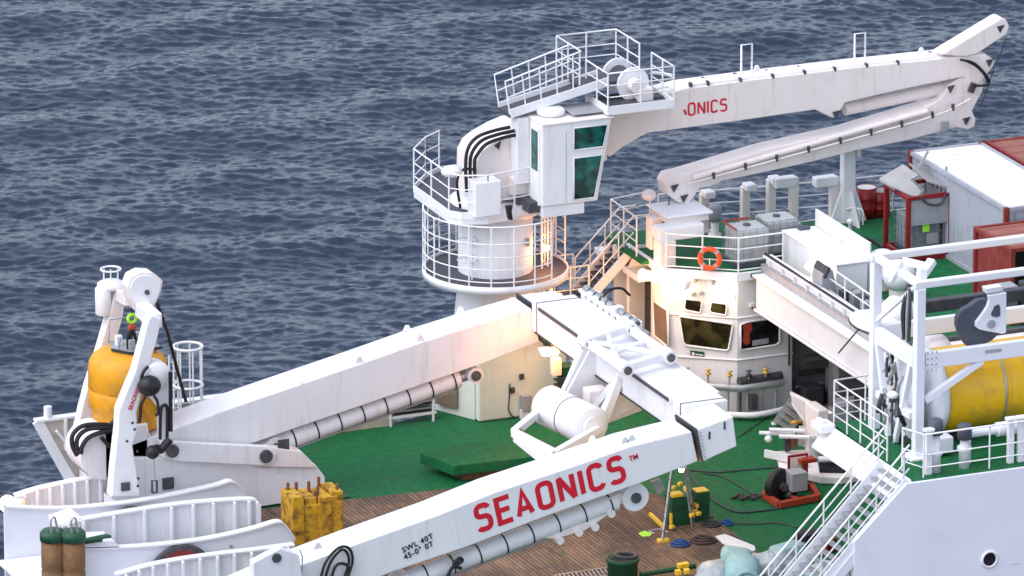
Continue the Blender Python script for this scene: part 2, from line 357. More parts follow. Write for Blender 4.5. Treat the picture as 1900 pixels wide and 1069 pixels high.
# ---------------------------------------------------------------- the sea
def build_sea():
    ZW = -6.0
    rg = np.random.default_rng(7); N = 1536; L = 88.0
    k1 = np.fft.fftfreq(N, L/N)*2*np.pi; kx, ky = np.meshgrid(k1, k1, indexing='ij'); k = np.hypot(kx, ky); k[0, 0] = 1
    wd = rad(84); cosw = (kx*math.cos(wd)+ky*math.sin(wd))/k
    lp = .85; kp = 2*np.pi/lp
    spec = np.exp(-1.1*(kp/k)**2)/k**3.6*(np.abs(cosw)**3*.99+.01)*np.exp(-(k*.03)**2); spec[0, 0] = 0
    lp2 = 6.0; k2 = 2*np.pi/lp2; wd2 = rad(112); c2 = np.abs((kx*math.cos(wd2)+ky*math.sin(wd2))/k)
    spec2 = np.exp(-((k-k2)/(k2*.45))**2)*c2**3
    ph = rg.normal(size=(N, N))+1j*rg.normal(size=(N, N))
    h = np.fft.ifft2(ph*np.sqrt(spec)); sl = np.sqrt(np.mean(np.real(np.fft.ifft2(np.fft.fft2(np.real(h))*1j*ky))**2))
    hh = np.real(h)*(.30/sl)
    h2 = np.real(np.fft.ifft2(ph*np.sqrt(spec2))); hh2 = h2/h2.std()*.07
    H = hh+hh2
    # sharpen crests: horizontal displacement
    F = np.fft.fft2(H); dx = np.real(np.fft.ifft2(-1j*kx/k*F))*.3; dy = np.real(np.fft.ifft2(-1j*ky/k*F))*.3
    def axis(lo, hi, st, out):
        a = list(np.arange(lo, hi, st)); s = st; p = a[-1]; q = a[0]; l, r_ = [], []
        while p < out: s *= 1.12; p += s; r_.append(p)
        s = st
        while q > -out: s *= 1.12; q -= s; l.append(q)
        return np.array(l[::-1]+a+r_)
    su = axis(-36, 36, .085, 6000); st = axis(-38, 66, .10, 9000)
    rx = np.array([math.cos(TH), -math.sin(TH)]); fx = np.array([math.sin(TH), math.cos(TH)])
    U, Tt = np.meshgrid(su, st, indexing='ij')
    X = U*rx[0]+Tt*fx[0]; Y = U*rx[1]+Tt*fx[1]+18
    def samp(A):
        gx = (U/L % 1)*N; gy = (Tt/L % 1)*N; i = gx.astype(int); j = gy.astype(int); a = gx-i; b = gy-j; i %= N; j %= N; i2 = (i+1) % N; j2 = (j+1) % N
        return A[i, j]*(1-a)*(1-b)+A[i2, j]*a*(1-b)+A[i, j2]*(1-a)*b+A[i2, j2]*a*b
    fade = np.clip(1-(np.maximum(np.abs(U)-36, 0)/60), 0, 1)*np.clip(1-np.maximum(np.abs(Tt-14)-52, 0)/60, 0, 1)
    DU, DT = samp(dx)*fade, samp(dy)*fade
    X = X+DU*rx[0]+DT*fx[0]; Y = Y+DU*rx[1]+DT*fx[1]; Z = samp(H)*fade+ZW
    nu, nt_ = U.shape; co = np.stack([X, Y, Z], -1).reshape(-1, 3).astype(np.float32)
    I = np.arange(nu*nt_).reshape(nu, nt_)
    q = np.stack([I[:-1, :-1], I[1:, :-1], I[1:, 1:], I[:-1, 1:]], -1).reshape(-1, 4)
    me = bpy.data.meshes.new('sea_water'); me.vertices.add(len(co)); me.vertices.foreach_set('co', co.ravel())
    me.loops.add(q.size); me.loops.foreach_set('vertex_index', q.ravel().astype(np.int32))
    me.polygons.add(len(q)); me.polygons.foreach_set('loop_start', np.arange(0, q.size, 4, dtype=np.int32))
    me.polygons.foreach_set('loop_total', np.full(len(q), 4, dtype=np.int32)) if hasattr(me.polygons[0], 'loop_total') and False else None
    me.update(calc_edges=True); me.polygons.foreach_set('use_smooth', [True]*len(q)); me.validate(); me.update()
    m, nt, b = nodes_of('sea_surface'); b.inputs['Base Color'].default_value = (.014, .027, .050, 1); b.inputs['Roughness'].default_value = .04; b.inputs['IOR'].default_value = 1.34
    tc = nt.nodes.new('ShaderNodeTexCoord'); mp = nt.nodes.new('ShaderNodeMapping'); mp.inputs['Rotation'].default_value = (0, 0, TH+.1); mp.inputs['Scale'].default_value = (.75, 1.6, 1)
    nt.links.new(tc.outputs['Object'], mp.inputs[0])
    prev = None
    for sc, di in ((5.0, .02), (13, .012)):
        n = nt.nodes.new('ShaderNodeTexNoise'); n.inputs['Scale'].default_value = sc; n.inputs['Detail'].default_value = 5; n.inputs['Roughness'].default_value = .62; n.inputs['Distortion'].default_value = 0.1
        nt.links.new(mp.outputs[0], n.inputs['Vector'])
        bp = nt.nodes.new('ShaderNodeBump'); bp.inputs['Strength'].default_value = 1; bp.inputs['Distance'].default_value = di
        nt.links.new(n.outputs[0], bp.inputs['Height'])
        if prev: nt.links.new(prev, bp.inputs['Normal'])
        prev = bp.outputs[0]
    nt.links.new(prev, b.inputs['Normal'])
    me.materials.append(m)
    o = bpy.data.objects.new('sea_water', me); COL.objects.link(o); struct(o)
build_sea()

# ---------------------------------------------------------------- the ship's hull and decks
UD = 4.35                                     # height of the upper deck
YF, YN = 7.9, -15.25                          # far side and near side of the ship
struct(MB().prism([(-18.3, 6.88, -.03), (-18.3, -15, -.03), (60, -15, -.03), (60, 6.88, -.03)], (0, 0, -7)).build('hull', 'hullp'))
struct(MB().prism([(-18.3, 6.9, 0), (-18.3, -15.1, 0), (22, -15.1, 0), (22, 7.8, 0), (-6, 7.8, 0), (-9, 6.9, 0)], (0, 0, -.02)).build('main_deck', 'green'))
struct(MB().prism([(-17.6, 1.5, .03), (-4.9, .5, .03), (-3.3, -3.9, .03), (-3.5, -11.5, .03), (-17.6, -11.5, .03)], (0, 0, -.026)).build('wooden_deck', 'wood'))
# upper deck: main part, near-side part, roof of the control house
EX = 1.75
struct(MB().prism([(EX, 3.6, UD), (EX, -6.6, UD), (EX, -9.4, UD), (-2.2, -9.9, UD), (-2.35, YN, UD), (60, YN, UD), (60, YF, UD), (-.4, YF, UD), (-.5, 5.1, UD), (1.2, 3.9, UD)], (0, 0, -.12)).build('upper_deck', 'green'))
struct(MB().bx(-2.35, 60, YN-.10, YN-.005, -7, UD-.14).build('hull_side_near', 'hullp'))
struct(MB().bx(-1, 60, YF, YF+.12, -7, UD-.02).build('hull_side_far', 'hullp'))
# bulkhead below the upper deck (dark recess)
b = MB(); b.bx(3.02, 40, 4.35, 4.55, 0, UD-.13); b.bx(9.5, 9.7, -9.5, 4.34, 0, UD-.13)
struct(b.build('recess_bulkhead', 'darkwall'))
t = thing('machinery_pipework', 'dark pipes and valve blocks on the shaded bulkhead below the white edge girder', 'pipework', (5, 0, 0))
for i in range(9):
    z = .5+i*.4; b = MB(); b.tube([(3.2+i*.15, 4.2, z), (5.6+i*.1, 4.2, z), (5.6+i*.1, 4.2, z-.3), (9.3, 4.2, z-.3)], .05+.03*(i % 3), 8); b.build('pipe', ['grey', 'dark', 'darkwall'][i % 3], t)
for i in range(7):
    b = MB(); b.bx(3.3+i*.85, 3.9+i*.85, 3.6, 4.1, .02, .6+.45*(i % 3)); b.build('valve_block', ['dark', 'grey', 'darkwall'][(i*2) % 3], t, bevel=.03)
# edge girder of the upper deck with cable tray
t = thing('edge_girder', 'deep white girder with a cable tray along the edge of the green upper deck', 'girder', (EX, -2, UD-1))
MB().bx(EX-.16, EX+.02, -9.3, 3.45, UD-.98, UD-.02).build('web_plate', 'white', t, bevel=.01)
MB().bx(EX-.3, EX+.3, -9.3, 3.45, UD, UD+.06).build('top_flange', 'white2', t, bevel=.01)
MB().bx(EX-.24, EX-.161, -9.3, 3.45, UD-1.05, UD-.99).build('bottom_flange', 'white2', t)
b = MB(); b.bx(EX+.22, EX+.27, -9.2, 3.6, UD+.062, UD+.52); b.build('tray_wall', 'white2', t)
b = MB(); b.bx(EX+.1, EX+.4, -9.2, 3.6, UD+.521, UD+.56); b.build('tray_cap', 'white2', t, bevel=.01)
b = MB(); b.tube([(EX+.18, -9, UD+.6), (EX+.18, 3.6, UD+.6)], .035, 6); b.build('cable', 'black', t)
for i in range(15):
    y = 3.2-i*.85; MB().bx(EX+.12, EX+.219, y-.015, y+.015, UD+.301, UD+.5).build('bracket', 'white2', t)
MB().bx(EX+.05, EX+.215, -9.2, 3.6, UD+.064, UD+.3).build('cable_bundle', 'steel', t)

# ---------------------------------------------------------------- A-frame
t = AF = thing('a_frame', 'large white stern A-frame with big red lettering, laid down over the wooden deck', 'A-frame', (-12, -4, 0))
YL = 1.6; YR = -10.3; LW = 1.25
far_out = [(-18.681, 1.6, 2.336), (-17.004, 1.6, 2.712), (-15.007, 1.6, 3.162), (-11.677, 1.6, 3.85), (-9.701, 1.6, 4.28), (-7.799, 1.6, 4.626), (-6.357, 1.6, 4.853), (-6.104, 1.6, 3.832), (-7.8, 1.6, 3.411), (-10.006, 1.6, 2.944), (-11.469, 1.6, 2.629), (-13.571, 1.6, 2.204), (-15.184, 1.6, 1.856), (-17.228, 1.6, 1.762), (-18.692, 1.6, 1.633)]
near_out = [(-20.03, -10.3, 1.98), (-18.159, -10.3, 2.521), (-16.577, -10.3, 2.89), (-14.184, -10.3, 3.4), (-12.489, -10.3, 3.837), (-10.499, -10.3, 4.208), (-8.466, -10.3, 4.623), (-6.678, -10.3, 4.81), (-6.477, -10.3, 3.929), (-8.09, -10.3, 3.549), (-10.912, -10.3, 2.962), (-13.443, -10.3, 2.358), (-15.561, -10.3, 1.951), (-17.543, -10.3, 1.406), (-20.04, -10.3, 1.06)]
MB().prism(far_out, (0, LW, 0)).build('far_leg', 'white', t, bevel=.025)
nl = MB().prism(near_out, (0, LW, 0)).build('near_leg', 'white', t, bevel=.025)
# end caps of the legs joining the crossbeam (heavier sleeve with bolted flange)
fe = [(-6.252, 1.57, 4.881), (-5.091, 1.57, 4.884), (-4.92, 1.57, 4.051), (-6.032, 1.57, 3.832)]
ne = [(-6.562, -10.33, 4.835), (-5.447, -10.33, 5.096), (-5.325, -10.33, 4.224), (-6.377, -10.33, 3.909)]
MB().prism(fe, (0, LW+.06, 0)).build('corner_sleeve', 'white', t, bevel=.02)
MB().prism(ne, (0, LW+.06, 0)).build('corner_sleeve', 'white', t, bevel=.02)
for P, y0 in ((fe, 1.57), (ne, -10.33)):
    a, d = V(*P[0]), V(*P[3]); up = (a-d).normalized(); ax = V(.96, 0, .2).normalized()
    b = MB(); b.par(V(a.x-.02, y0-.05, a.z)+up*.05, ax*.05, (0, LW+.16, 0), (d-a)*1.05-up*.02); b.build('bolted_flange', 'dark', t)
    bb = MB()
    for i in range(9):
        c = a.lerp(d, (i+.5)/9); bb.cyl((c.x+.1, y0-.09, c.z), (c.x+.1, y0-.045, c.z), .022, n=6)
    bb.build('flange_bolt', 'grey', t)
# crossbeam box
ca = V(*(-5.427, 1.57, 4.357)); cb = V(*(-6.514, -9.03, 4.917))
X0, X1, ZT, ZB = -6.35, -5.02, 5.13, 4.2
CB = MB().bx(X0, X1, -9.05, 1.6, ZB, ZT).build('crossbeam', 'white', t, bevel=.025)
# sleeve slots, small plates
b = MB()
for fx_, fz in ((.32, .7), (.75, .82)):
    p = lerp(lerp(ne[0], ne[1], fx_), lerp(ne[3], ne[2], fx_), 1-fz); b.box((p.x, -10.345, p.z), (.05, .02, .22))
b.build('slot', 'dark', t)
# slide rails on the crossbeam, with lubricated track
for x_ in (X0+.0, ):
    MB().bx(x_-.07, x_-.002, -8.3, 1.0, ZT-.16, ZT+.02).build('slide_rail', 'white2', t)
    MB().bx(x_-.10, x_-.071, -8.2, .9, ZT-.12, ZT-.02).build('slide_track', 'grate', t)
MB().bx(X1+.002, X1+.08, -8.3, 1.0, ZT-.16, ZT+.02).build('slide_rail', 'white2', t)
for y0_, y1_ in ((-8.86, -8.82), (1.2, 1.24)): MB().bx(X0-.012, X1+.012, y0_, y1_, ZB-.01, ZT+.012).build('joint_seam', 'pin', t)
MB().tube([(X0-.03, 1.3, ZB+.03), (X0-.03, -8.8, ZB+.03)], .025, 6).build('edge_cable', 'black', t)
# cylinders below the legs
def ram(parent, p, q, r, bands, mt='white'):
    p, q = Vector(p), Vector(q); d = (q-p)
    c = MB().cyl(p, p+d*.93, r, n=20).build('ram_cylinder', mt, parent)
    MB().cyl(p+d*.93, q, r*.6, n=16).build('ram_rod', 'steel', parent)
    for i in range(bands):
        m_ = p+d*(.1+.8*i/(bands-1)); u = d.normalized()*.02; MB().cyl(m_-u, m_+u, r*1.06, n=20).build('strap_band', 'black', parent)
    MB().tube([p+V(0, -.05, -r*1.15), p+d*.9+V(0, -.05, -r*1.15)], .035, 6).build('hydraulic_pipe', 'grey', parent)
    for e, k in ((p, 1.4), (q, 1.7 if p.y < 0 else 1.05)):
        MB().cyl(e-V(0, .28, 0), e+V(0, .28, 0), r*k*.85, n=24).build('clevis', mt, parent)
        MB().cyl(e-V(0, .34, 0), e+V(0, .34, 0), r*.55, n=16).build('pin', 'pin', parent)
ram(t, (-14.209, 2.0, 1.632), (-8.035, 2.0, 3.013), .27, 8)
ram(t, (-15.019, -9.7, 1.373), (-8.193, -9.7, 3.002), .27, 8)
# foot of the far leg
base = [(-19.337, 1.42, 0.891), (-19.164, 1.42, 1.59), (-18.672, 1.42, 2.006), (-17.458, 1.42, 1.847), (-14.523, 1.42, 1.173), (-13.781, 1.42, 1.286), (-13.123, 1.42, 1.086), (-12.829, 1.42, 0.675), (-12.816, 1.42, 0.138), (-12.883, 1.42, 0.082), (-14.862, 1.42, 0.038), (-17.807, 1.42, 0.092)]
base = [(p[0], p[1], max(p[2], 0.02)) for p in base]
MB().prism(base, (0, 1.9, 0)).build('leg_foot', 'white', t, bevel=.03)
link = [(-17.858, 1.2, 2.416), (-17.371, 1.2, 2.369), (-14.635, 1.2, 1.884), (-14.374, 1.2, 1.641), (-14.442, 1.2, 1.392), (-14.771, 1.2, 1.338), (-17.379, 1.2, 1.808), (-17.831, 1.2, 1.964)]
lk = MB().prism(link, (0, .2, 0)).build('clevis_plate', 'white', t, bevel=.02)
for p in ((-17.558, 1.1, 2.151), (-14.726, 1.1, 1.621)): MB().cyl(p, V(*p)+V(0, .4, 0), .19, n=24).build('pin', 'pin', t)
bk = [(-13.579, 1.3, 1.571), (-13.089, 1.3, 1.022), (-15.061, 1.3, 1.313), (-14.563, 1.3, 1.828)]
MB().prism(bk, (0, 1.4, 0)).build('bracket_plate', 'cream', t, bevel=.02)
MB().prism([(-14.891, 1.4, 1.227), (-12.889, 1.4, 0.414), (-12.924, 1.4, 0.11), (-14.87, 1.4, 0.061)], (0, -.012, 0)).build('lower_panel', 'white2', t)
for q in ((-14.117, 1.35, 1.819), (-17.612, 1.38, 1.125)): MB().box(q, (.34, .04, .34)).build('inspection_panel', 'pin', t)
# near leg's foot: corner of it bottom-left
MB().prism([(-19.711, -10.7, 2.908), (-18.933, -10.7, 3.215), (-18.391, -10.7, 2.958), (-18.245, -10.7, 1.864), (-19.719, -10.7, 2.067)], (0, .3, 0)).build('clevis_plate', 'white', t, bevel=.02)
MB().cyl((-19.048, -10.75, 2.971), V(*(-19.048, -10.75, 2.971))+V(0, .3, 0), .13).build('pin', 'pin', t)
# rounded end of the far leg
c = V(*(-19.413, 1.6, 2.127)); MB().cyl(c, c+V(0, 1.3, 0), .72, n=40).build('leg_hub', 'white', t)
b = MB(); c2 = V(*(-18.814, 1.6, 2.161)); b.prism([c2+V(-.6, 0, .65), c2+V(.7, 0, .75), c2+V(.7, 0, -.6), c2+V(-.6, 0, -.75)], (0, 1.28, 0)); b.build('hub_block', 'white', t, bevel=.03)
# lifting lugs along top edges
for pq in [(-8.637, -10.25, 4.723), (-8.444, -10.25, 4.76), (-17.668, -10.25, 2.899)]+[(-9.097, -9.1, 4.462)]+[(-11.657, 1.65, 3.897), (-9.781, 1.65, 4.307)]+[(-9.749, 2.7, 4.287), (-8.092, 2.7, 4.634)]:
    p = V(*pq); MB().prism([p+V(-.13, 0, -.02), p+V(.13, 0, -.0), p+V(.05, 0, .16), p+V(-.05, 0, .16)], (0, .05, 0)).build('lifting_lug', 'white2', t)
for pq in [(-10.44, -9.8, 2.056), (-8.913, -9.8, 2.63), (-9.878, -9.8, 2.214), (-9.395, -9.8, 2.305)]:
    p = V(*pq); MB().cyl(p-V(0, .2, 0), p+V(0, .2, 0), .11, n=18).build('pipe_clamp', 'cream', t)
MB().prism([(-11.284, -9.9, 2.233), (-10.403, -9.9, 2.581), (-9.441, -9.9, 2.888), (-8.637, -9.9, 3.17), (-8.394, -9.9, 2.982), (-8.957, -9.9, 2.589), (-9.68, -9.9, 2.219), (-10.563, -9.9, 2.104)], (0, .3, 0)).build('stow_bracket', 'cream', t, bevel=.02)
MB().prism([(-7.479, -9.4, 3.173), (-7.188, -9.4, 3.244), (-7.056, -9.4, 2.914), (-7.25, -9.4, 2.783)], (0, .1, 0)).build('hanging_plate', 'grey', t)
# lettering
for leg_, tp_, bt_, y_ in ((nl, [(-15.967, -10.306, 3.025), (-13.759, -10.306, 3.499), (-7.777, -10.306, 4.722)], [(-15.784, -10.306, 1.921), (-13.572, -10.306, 2.346), (-7.626, -10.306, 3.677)], 0), (t.children[0], [(-13.447, 1.594, 3.544), (-10.469, 1.594, 4.151), (-8.136, 1.594, 4.588)], [(-13.259, 1.594, 2.279), (-10.308, 1.594, 2.887), (-7.97, 1.594, 3.385)], 0)):
    for a_, c_ in zip(tp_, bt_): MB().beam(a_, c_, .035, .008, up=(0, 1, 0)).build('weld_seam', 'white2', leg_)
d = (V(*(-8.92, -10.32, 3.588))-V(*(-12.387, -10.32, 2.856))).normalized()
o_ = V(*(-12.974, -10.318, 2.733)); wtxt = (V(*(-8.502, -10.318, 3.702))-o_).length
upv = V(-d.z, 0, d.x)
o2_ = V(*(-13.017, -10.306, 2.704)); stroke_word('SEAONICS', o2_, d, upv, (V(*(-8.593, -10.306, 3.649))-o2_).length, .84, .15, nl, 'letter')
text('TM', .2, (-8.536, -10.318, 4.204), d, upv, nl, 'letter', bold=.004)
text('SWL 40T', .22, (-15.22, -10.318, 2.465), V(.95, 0, .33), V(-.33, 0, .95), nl, 'blackl', bold=.004, space=1.15)
text('45-0° 0T', .22, (-15.173, -10.318, 2.259), V(.95, 0, .33), V(-.33, 0, .95), nl, 'blackl', bold=.004, space=1.15)
# docking head: tube frame round the crossbeam, plates, drum
dk = thing('docking_head', 'white tubular docking frame with sheave drum, hung on the middle of the A-frame crossbeam', 'docking frame', (-6.5, -3.5, 3))
ZF = ZT+.38
A, B_, Cc, Dd = [V(*p) for p in [(-6.879, -3.586, 5.45), (-6.892, -6.204, 5.45), (-5.268, -2.856, 5.45), (-5.31, -5.598, 5.45)]]
for p, q in ((A, B_), (Cc, Dd), (A, Cc), (B_, Dd)): MB().beam(p, q, .2, .22).build('frame_beam', 'white2', dk, bevel=.02)
for p, q in ((A, Dd), (lerp(A, B_, .5), lerp(Cc, Dd, .5)), (lerp(A, Cc, .5), lerp(A, B_, .9))): MB().tube([p, q], .08, 10).build('brace', 'white2', dk)
for p in (A, B_, Cc, Dd): MB().cyl(p-V(0, .26, 0), p+V(0, .26, 0), .2, n=20).build('pivot_boss', 'white2', dk); MB().cyl(p-V(0, .3, 0), p+V(0, .3, 0), .12, n=16).build('pin', 'pin', dk)
ya = A.y; yb = B_.y
MB().prism([(-6.549, -2.6, 5.151), (-6.101, -2.6, 4.968), (-6.297, -2.6, 4.034), (-6.627, -2.6, 3.403), (-7.208, -2.6, 3.637)], (0, .14, 0)).build('side_plate', 'white2', dk, bevel=.01)
MB().prism([(-6.314, -4.6, 4.79), (-5.885, -4.6, 4.704), (-5.715, -4.6, 3.729), (-6.803, -4.6, 3.312), (-7.001, -4.6, 3.417)], (0, .14, 0)).build('side_plate', 'white2', dk, bevel=.01)
MB().prism([(-6.562, -3.05, 4.967), (-6.263, -3.05, 4.866), (-5.862, -3.05, 3.857), (-5.958, -3.05, 3.133), (-7.054, -3.05, 3.561), (-7.253, -3.05, 3.81)], (0, .1, 0)).build('back_plate', 'white2', dk, bevel=.01)
MB().prism([(-6.193, -4.4, 4.652), (-5.763, -4.4, 4.502), (-5.626, -4.4, 3.721), (-5.46, -4.4, 3.509), (-6.583, -4.4, 3.239), (-6.716, -4.4, 3.351)], (0, .1, 0)).build('back_plate', 'white2', dk, bevel=.01)
MB().beam((-6.31, -2.7, 4.864), (-6.103, -3.6, 3.956), .16, .16).build('brace', 'white2', dk)
MB().beam((-6.226, -4.4, 4.656), (-6.785, -3.8, 3.497), .16, .16).build('brace', 'white2', dk)
MB().beam((-6.618, -2.8, 4.932), (-7.261, -2.8, 3.656), .2, .2).build('hanger_arm', 'white2', dk)
MB().beam((-6.38, -4.75, 4.685), (-6.918, -4.75, 3.357), .22, .22).build('hanger_arm', 'white2', dk)
p0, p1 = V(*(-7.955, -3.3, 3.624)), V(*(-7.602, -5.6, 3.64)); ax = (p1-p0).normalized()
ROLL = MB(); ROLL.lathe(p0, [(.0, 0), (.5, 0), (.58, .06), (.58, (p1-p0).length-.06), (.5, (p1-p0).length), (0, (p1-p0).length)], ax, 40); ROLL.build('sheave_drum', 'white2', dk)
m_ = lerp(p0, p1, .55); MB().cyl(m_-ax*.015, m_+ax*.015, .59, n=40).build('drum_band', 'black', dk)
MB().cyl(p1+ax*.01, p1+ax*.1, .3).build('drum_hub', 'white2', dk)
nds = [(-9.544, -4.6, 3.412), (-7.436, -2.9, 3.709), (-9.015, -6.3, 3.248), (-7.449, -5.7, 3.587)]
for i, j in ((0, 1), (0, 2), (2, 3)): MB().beam(nds[i], nds[j], .2, .22).build('swing_arm', 'white2', dk, bevel=.02)
MB().beam((-9.505, -4.7, 3.295), (-9.308, -6.3, 3.065), .2, .2).build('swing_arm', 'white2', dk)
MB().beam((-9.355, -4.5, 3.436), (-9.016, -6.0, 3.219), .1, .1).build('cross_bar', 'rust', dk)
MB().beam((-9.308, -6.3, 3.065), (-7.23, -5.5, 3.561), .2, .2).build('swing_arm', 'white2', dk)
MB().box((-6.616, -3.6, 3.814), (.6, .5, .5)).build('latch_block', 'cream', dk, bevel=.04)
# trolley jack on crossbeam slide
b = MB(); q = V(*(-6.109, -7.4, 4.655)); b.box(q, (.35, .5, .3)); b.build('slide_stop', 'white2', dk, bevel=.03)
MB().cyl((-5.004, -2.0, 4.655), (-4.697, 1.0, 4.79), .1).build('shift_cylinder', 'white2', dk)
# pipes, valve gear along the far side of the crossbeam
g = thing('valve_gear', 'row of white hydraulic valves and pipes lying along the far edge of the A-frame crossbeam', 'hydraulic gear', (X1+.25, -1, ZT-.3))
for i in range(9):
    y = 1.3-i*.42; MB().box((X1+.3, y, ZT-.02+.06*(i % 2)), (.34, .3, .3+.1*(i % 3))).build('valve', 'cream' if i % 2 else 'white2', g, bevel=.03)
    MB().cyl((X1+.3, y-.15, ZT+.2), (X1+.3, y+.15, ZT+.2), .09, n=12).build('valve_cap', 'steel', g)
b = MB(); b.tube([(X1+.18, 1.6, ZT+.1), (X1+.18, -2.6, ZT+.1)], .06, 8); b.build('pipe', 'white2', g)
b = MB(); b.tube([(X1+.5, 1.6, ZT-.05), (X1+.5, -2.6, ZT-.05)], .05, 8); b.build('pipe', 'grey', g)
h = MB().tube(arc([(X1+.25, .2, ZT+.2), (X1+.5, .3, ZT+.42), (X1+.95, .4, ZT+.4), (X1+1.3, .6, ZT+.1)]), .04, 8); h.build('hose', 'black', g)

# ---------------------------------------------------------------- stern chutes
def chute(label, y, top, depth, ribs, y2=None, th=.08, extra=0):
    t = thing('stern_guide_plate', label, 'guide plate', (V(*top[0]).x, y, 0), 'curved white guide plates at the stern')
    top = arc(top, 5); low = [p-V(0, 0, depth+extra) for p in top]
    MB().prism([V(p.x, y, p.z) for p in top]+[V(p.x, y, p.z) for p in low[::-1]], (0, th, 0)).build('plate', 'hullp' if not ribs else 'white', t)
    b = MB(); n = len(top)
    for i in range(n-1):
        a, c = top[i], top[i+1]; b.add([V(a.x, y-.10, a.z), V(c.x, y-.10, c.z), V(c.x, y+.16, c.z), V(a.x, y+.16, a.z), V(a.x, y-.10, a.z+.05), V(c.x, y-.10, c.z+.05), V(c.x, y+.16, c.z+.05), V(a.x, y+.16, a.z+.05)], [(0, 3, 2, 1), (4, 5, 6, 7), (0, 1, 5, 4), (2, 3, 7, 6)])
    b.build('top_flange', 'white2', t)
    if ribs:
        for i in range(ribs):
            k = (i+.6)/ribs*(n-1); j = int(k); p = top[j].lerp(top[min(j+1, n-1)], k-j)
            MB().bx(p.x-.03, p.x+.03, y-.22, y-.003, p.z-depth, p.z-.002).build('rib', 'white2', t)
    else:
        for f_ in (.35, .55):
            p = top[int(f_*(n-1))]; MB().cyl((p.x, y-.03, p.z-.35), (p.x, y, p.z-.35), .05, n=10).build('bolt', 'grey', t)
    return t
chute('ribbed white guide plate at the stern corner, topmost one, beside the glowing lamp', 1.95, [(-21.994, 1.95, 1.143), (-21.316, 1.95, 1.261), (-20.671, 1.95, 1.32), (-20.024, 1.95, 1.363), (-19.344, 1.95, 1.369)], 2.0, 7)
chute('smooth broad white guide plate reaching the left edge, below the small davit foot', .2, [(-22.93, 0.2, 1.497), (-21.945, 0.2, 1.318), (-20.988, 0.2, 1.19), (-19.865, 0.2, 1.136), (-18.866, 0.2, 1.131), (-17.603, 0.2, 1.203), (-16.629, 0.2, 1.282), (-16.172, 0.2, 1.35), (-15.882, 0.2, 1.119), (-15.69, 0.2, 0.773)], 1.5, 0, extra=1.6)
chute('ribbed white guide plate just behind the green and brown fender post', -1.9, [(-22.033, -1.9, 1.455), (-21.428, -1.9, 1.563), (-19.995, -1.9, 1.623), (-18.715, -1.9, 1.643), (-17.752, -1.9, 1.609), (-16.787, -1.9, 1.545), (-16.271, -1.9, 1.476), (-16.175, -1.9, 1.368)], 1.55, 11)
chute('smooth white guide plate with the long red arc, ending beside the yellow rusty block', -3.1, [(-22.158, -3.1, 1.208), (-21.084, -3.1, 1.078), (-19.974, -3.1, 0.99), (-18.859, -3.1, 0.95), (-17.899, -3.1, 0.962), (-16.774, -3.1, 1.064), (-16.033, -3.1, 1.17), (-15.777, -3.1, 0.961), (-15.554, -3.1, 0.614)], 1.5, 0, extra=1.0)
chute('ribbed white guide plate lowest in the picture, cut by the bottom edge', -4.7, [(-21.442, -4.7, 0.855), (-20.573, -4.7, 0.987), (-19.623, -4.7, 1.046), (-18.512, -4.7, 1.051), (-17.397, -4.7, 1.026), (-16.197, -4.7, 1.021)], 1.6, 11)
# end caps joining the channels
t = thing('channel_floor', 'grey white sloping floor between the curved stern guide plates', 'floor plate', (-19, 0, 0))
MB().bx(-23.2, -17.5, -1.8, .18, -.1, -.04).build('floor_plate', 'white', t); MB().bx(-23.2, -17.5, -4.6, -3.12, -.1, -.05).build('floor_plate', 'white', t)
MB().prism([(-22.082, -1.95, 1.54), (-21.445, -1.95, 1.675), (-21.353, -1.95, 1.442), (-22.054, -1.95, 1.284)], (0, .9, 0)).build('end_cap', 'white2', t)
MB().prism([(-21.909, -3.2, 1.253), (-21.717, -3.2, 1.384), (-20.927, -3.2, 1.309), (-20.771, -3.2, 1.13)], (0, .9, 0)).build('end_cap', 'white2', t)
for nm, px, yy, lab in (('stern_roller', (-19.246, -0.05, 0.27), -.05, 'dark roller with a thin red rim arc in the upper smooth guide plate'), ('stern_roller', (-18.979, -3.3, -0.061), -3.3, 'red roller wheel showing as a wide arc on the lower smooth guide plate')):
    t = thing(nm, lab, 'roller', px, 'stern rollers between the guide plates'); c = V(px[0], yy, px[2])
    r = .8 if yy > -1 else 1.0
    MB().cyl(c, c+V(0, .14, 0), r, n=48).build('rim', 'pin', t); MB().cyl(c+V(0, -.02, 0), c+V(0, 0, 0), r*.86, n=48).build('disc', 'dark' if yy > -1 else 'contd', t)
# fender post, bottom left
t = thing('fender_post', 'rusty brown ribbed post with a green cap and hoops in the bottom left corner', 'fender post', (-21.874, -2.6, -0.269), 'posts')
for i, px in enumerate((97, 130)):
    c = V((-22.794, -3.4, 1.688)[0]+.5*i, -3.4-.25*i, (-22.606, -3.4, 1.662)[2])
    MB().lathe(c+V(0, 0, -2.6), [(.0, 0), (.33, 0), (.33, .7), (.30, .75), (.33, .8), (.33, 1.7), (.30, 1.75), (.33, 1.8), (.33, 2.6), (0, 2.6)], n=28).build('rubber_column', 'fender', t)
    MB().lathe(c+V(0, 0, 0), [(.0, .28), (.3, .28), (.36, .2), (.36, 0), (0, 0)], n=28).build('cap', 'greenp', t)
    MB().tube(arc([c+V(-.1, -.2, .2), c+V(-.12, -.2, .62), c+V(.0, -.2, .7), c+V(.08, -.2, .25)]), .03, 8).build('hoop', 'steel', t)
c = V(*(-21.834, -3.0, 1.383)); MB().torus(c+V(.35, .2, -.1), .55, .09, (0, .35, 1), a0=-.3, a1=3.4).build('fender_arm', 'greenp', t)
MB().beam(c+V(-.6, -.2, -.05), c+V(.9, .2, -.1), .22, .18).build('arm', 'greenp', t)
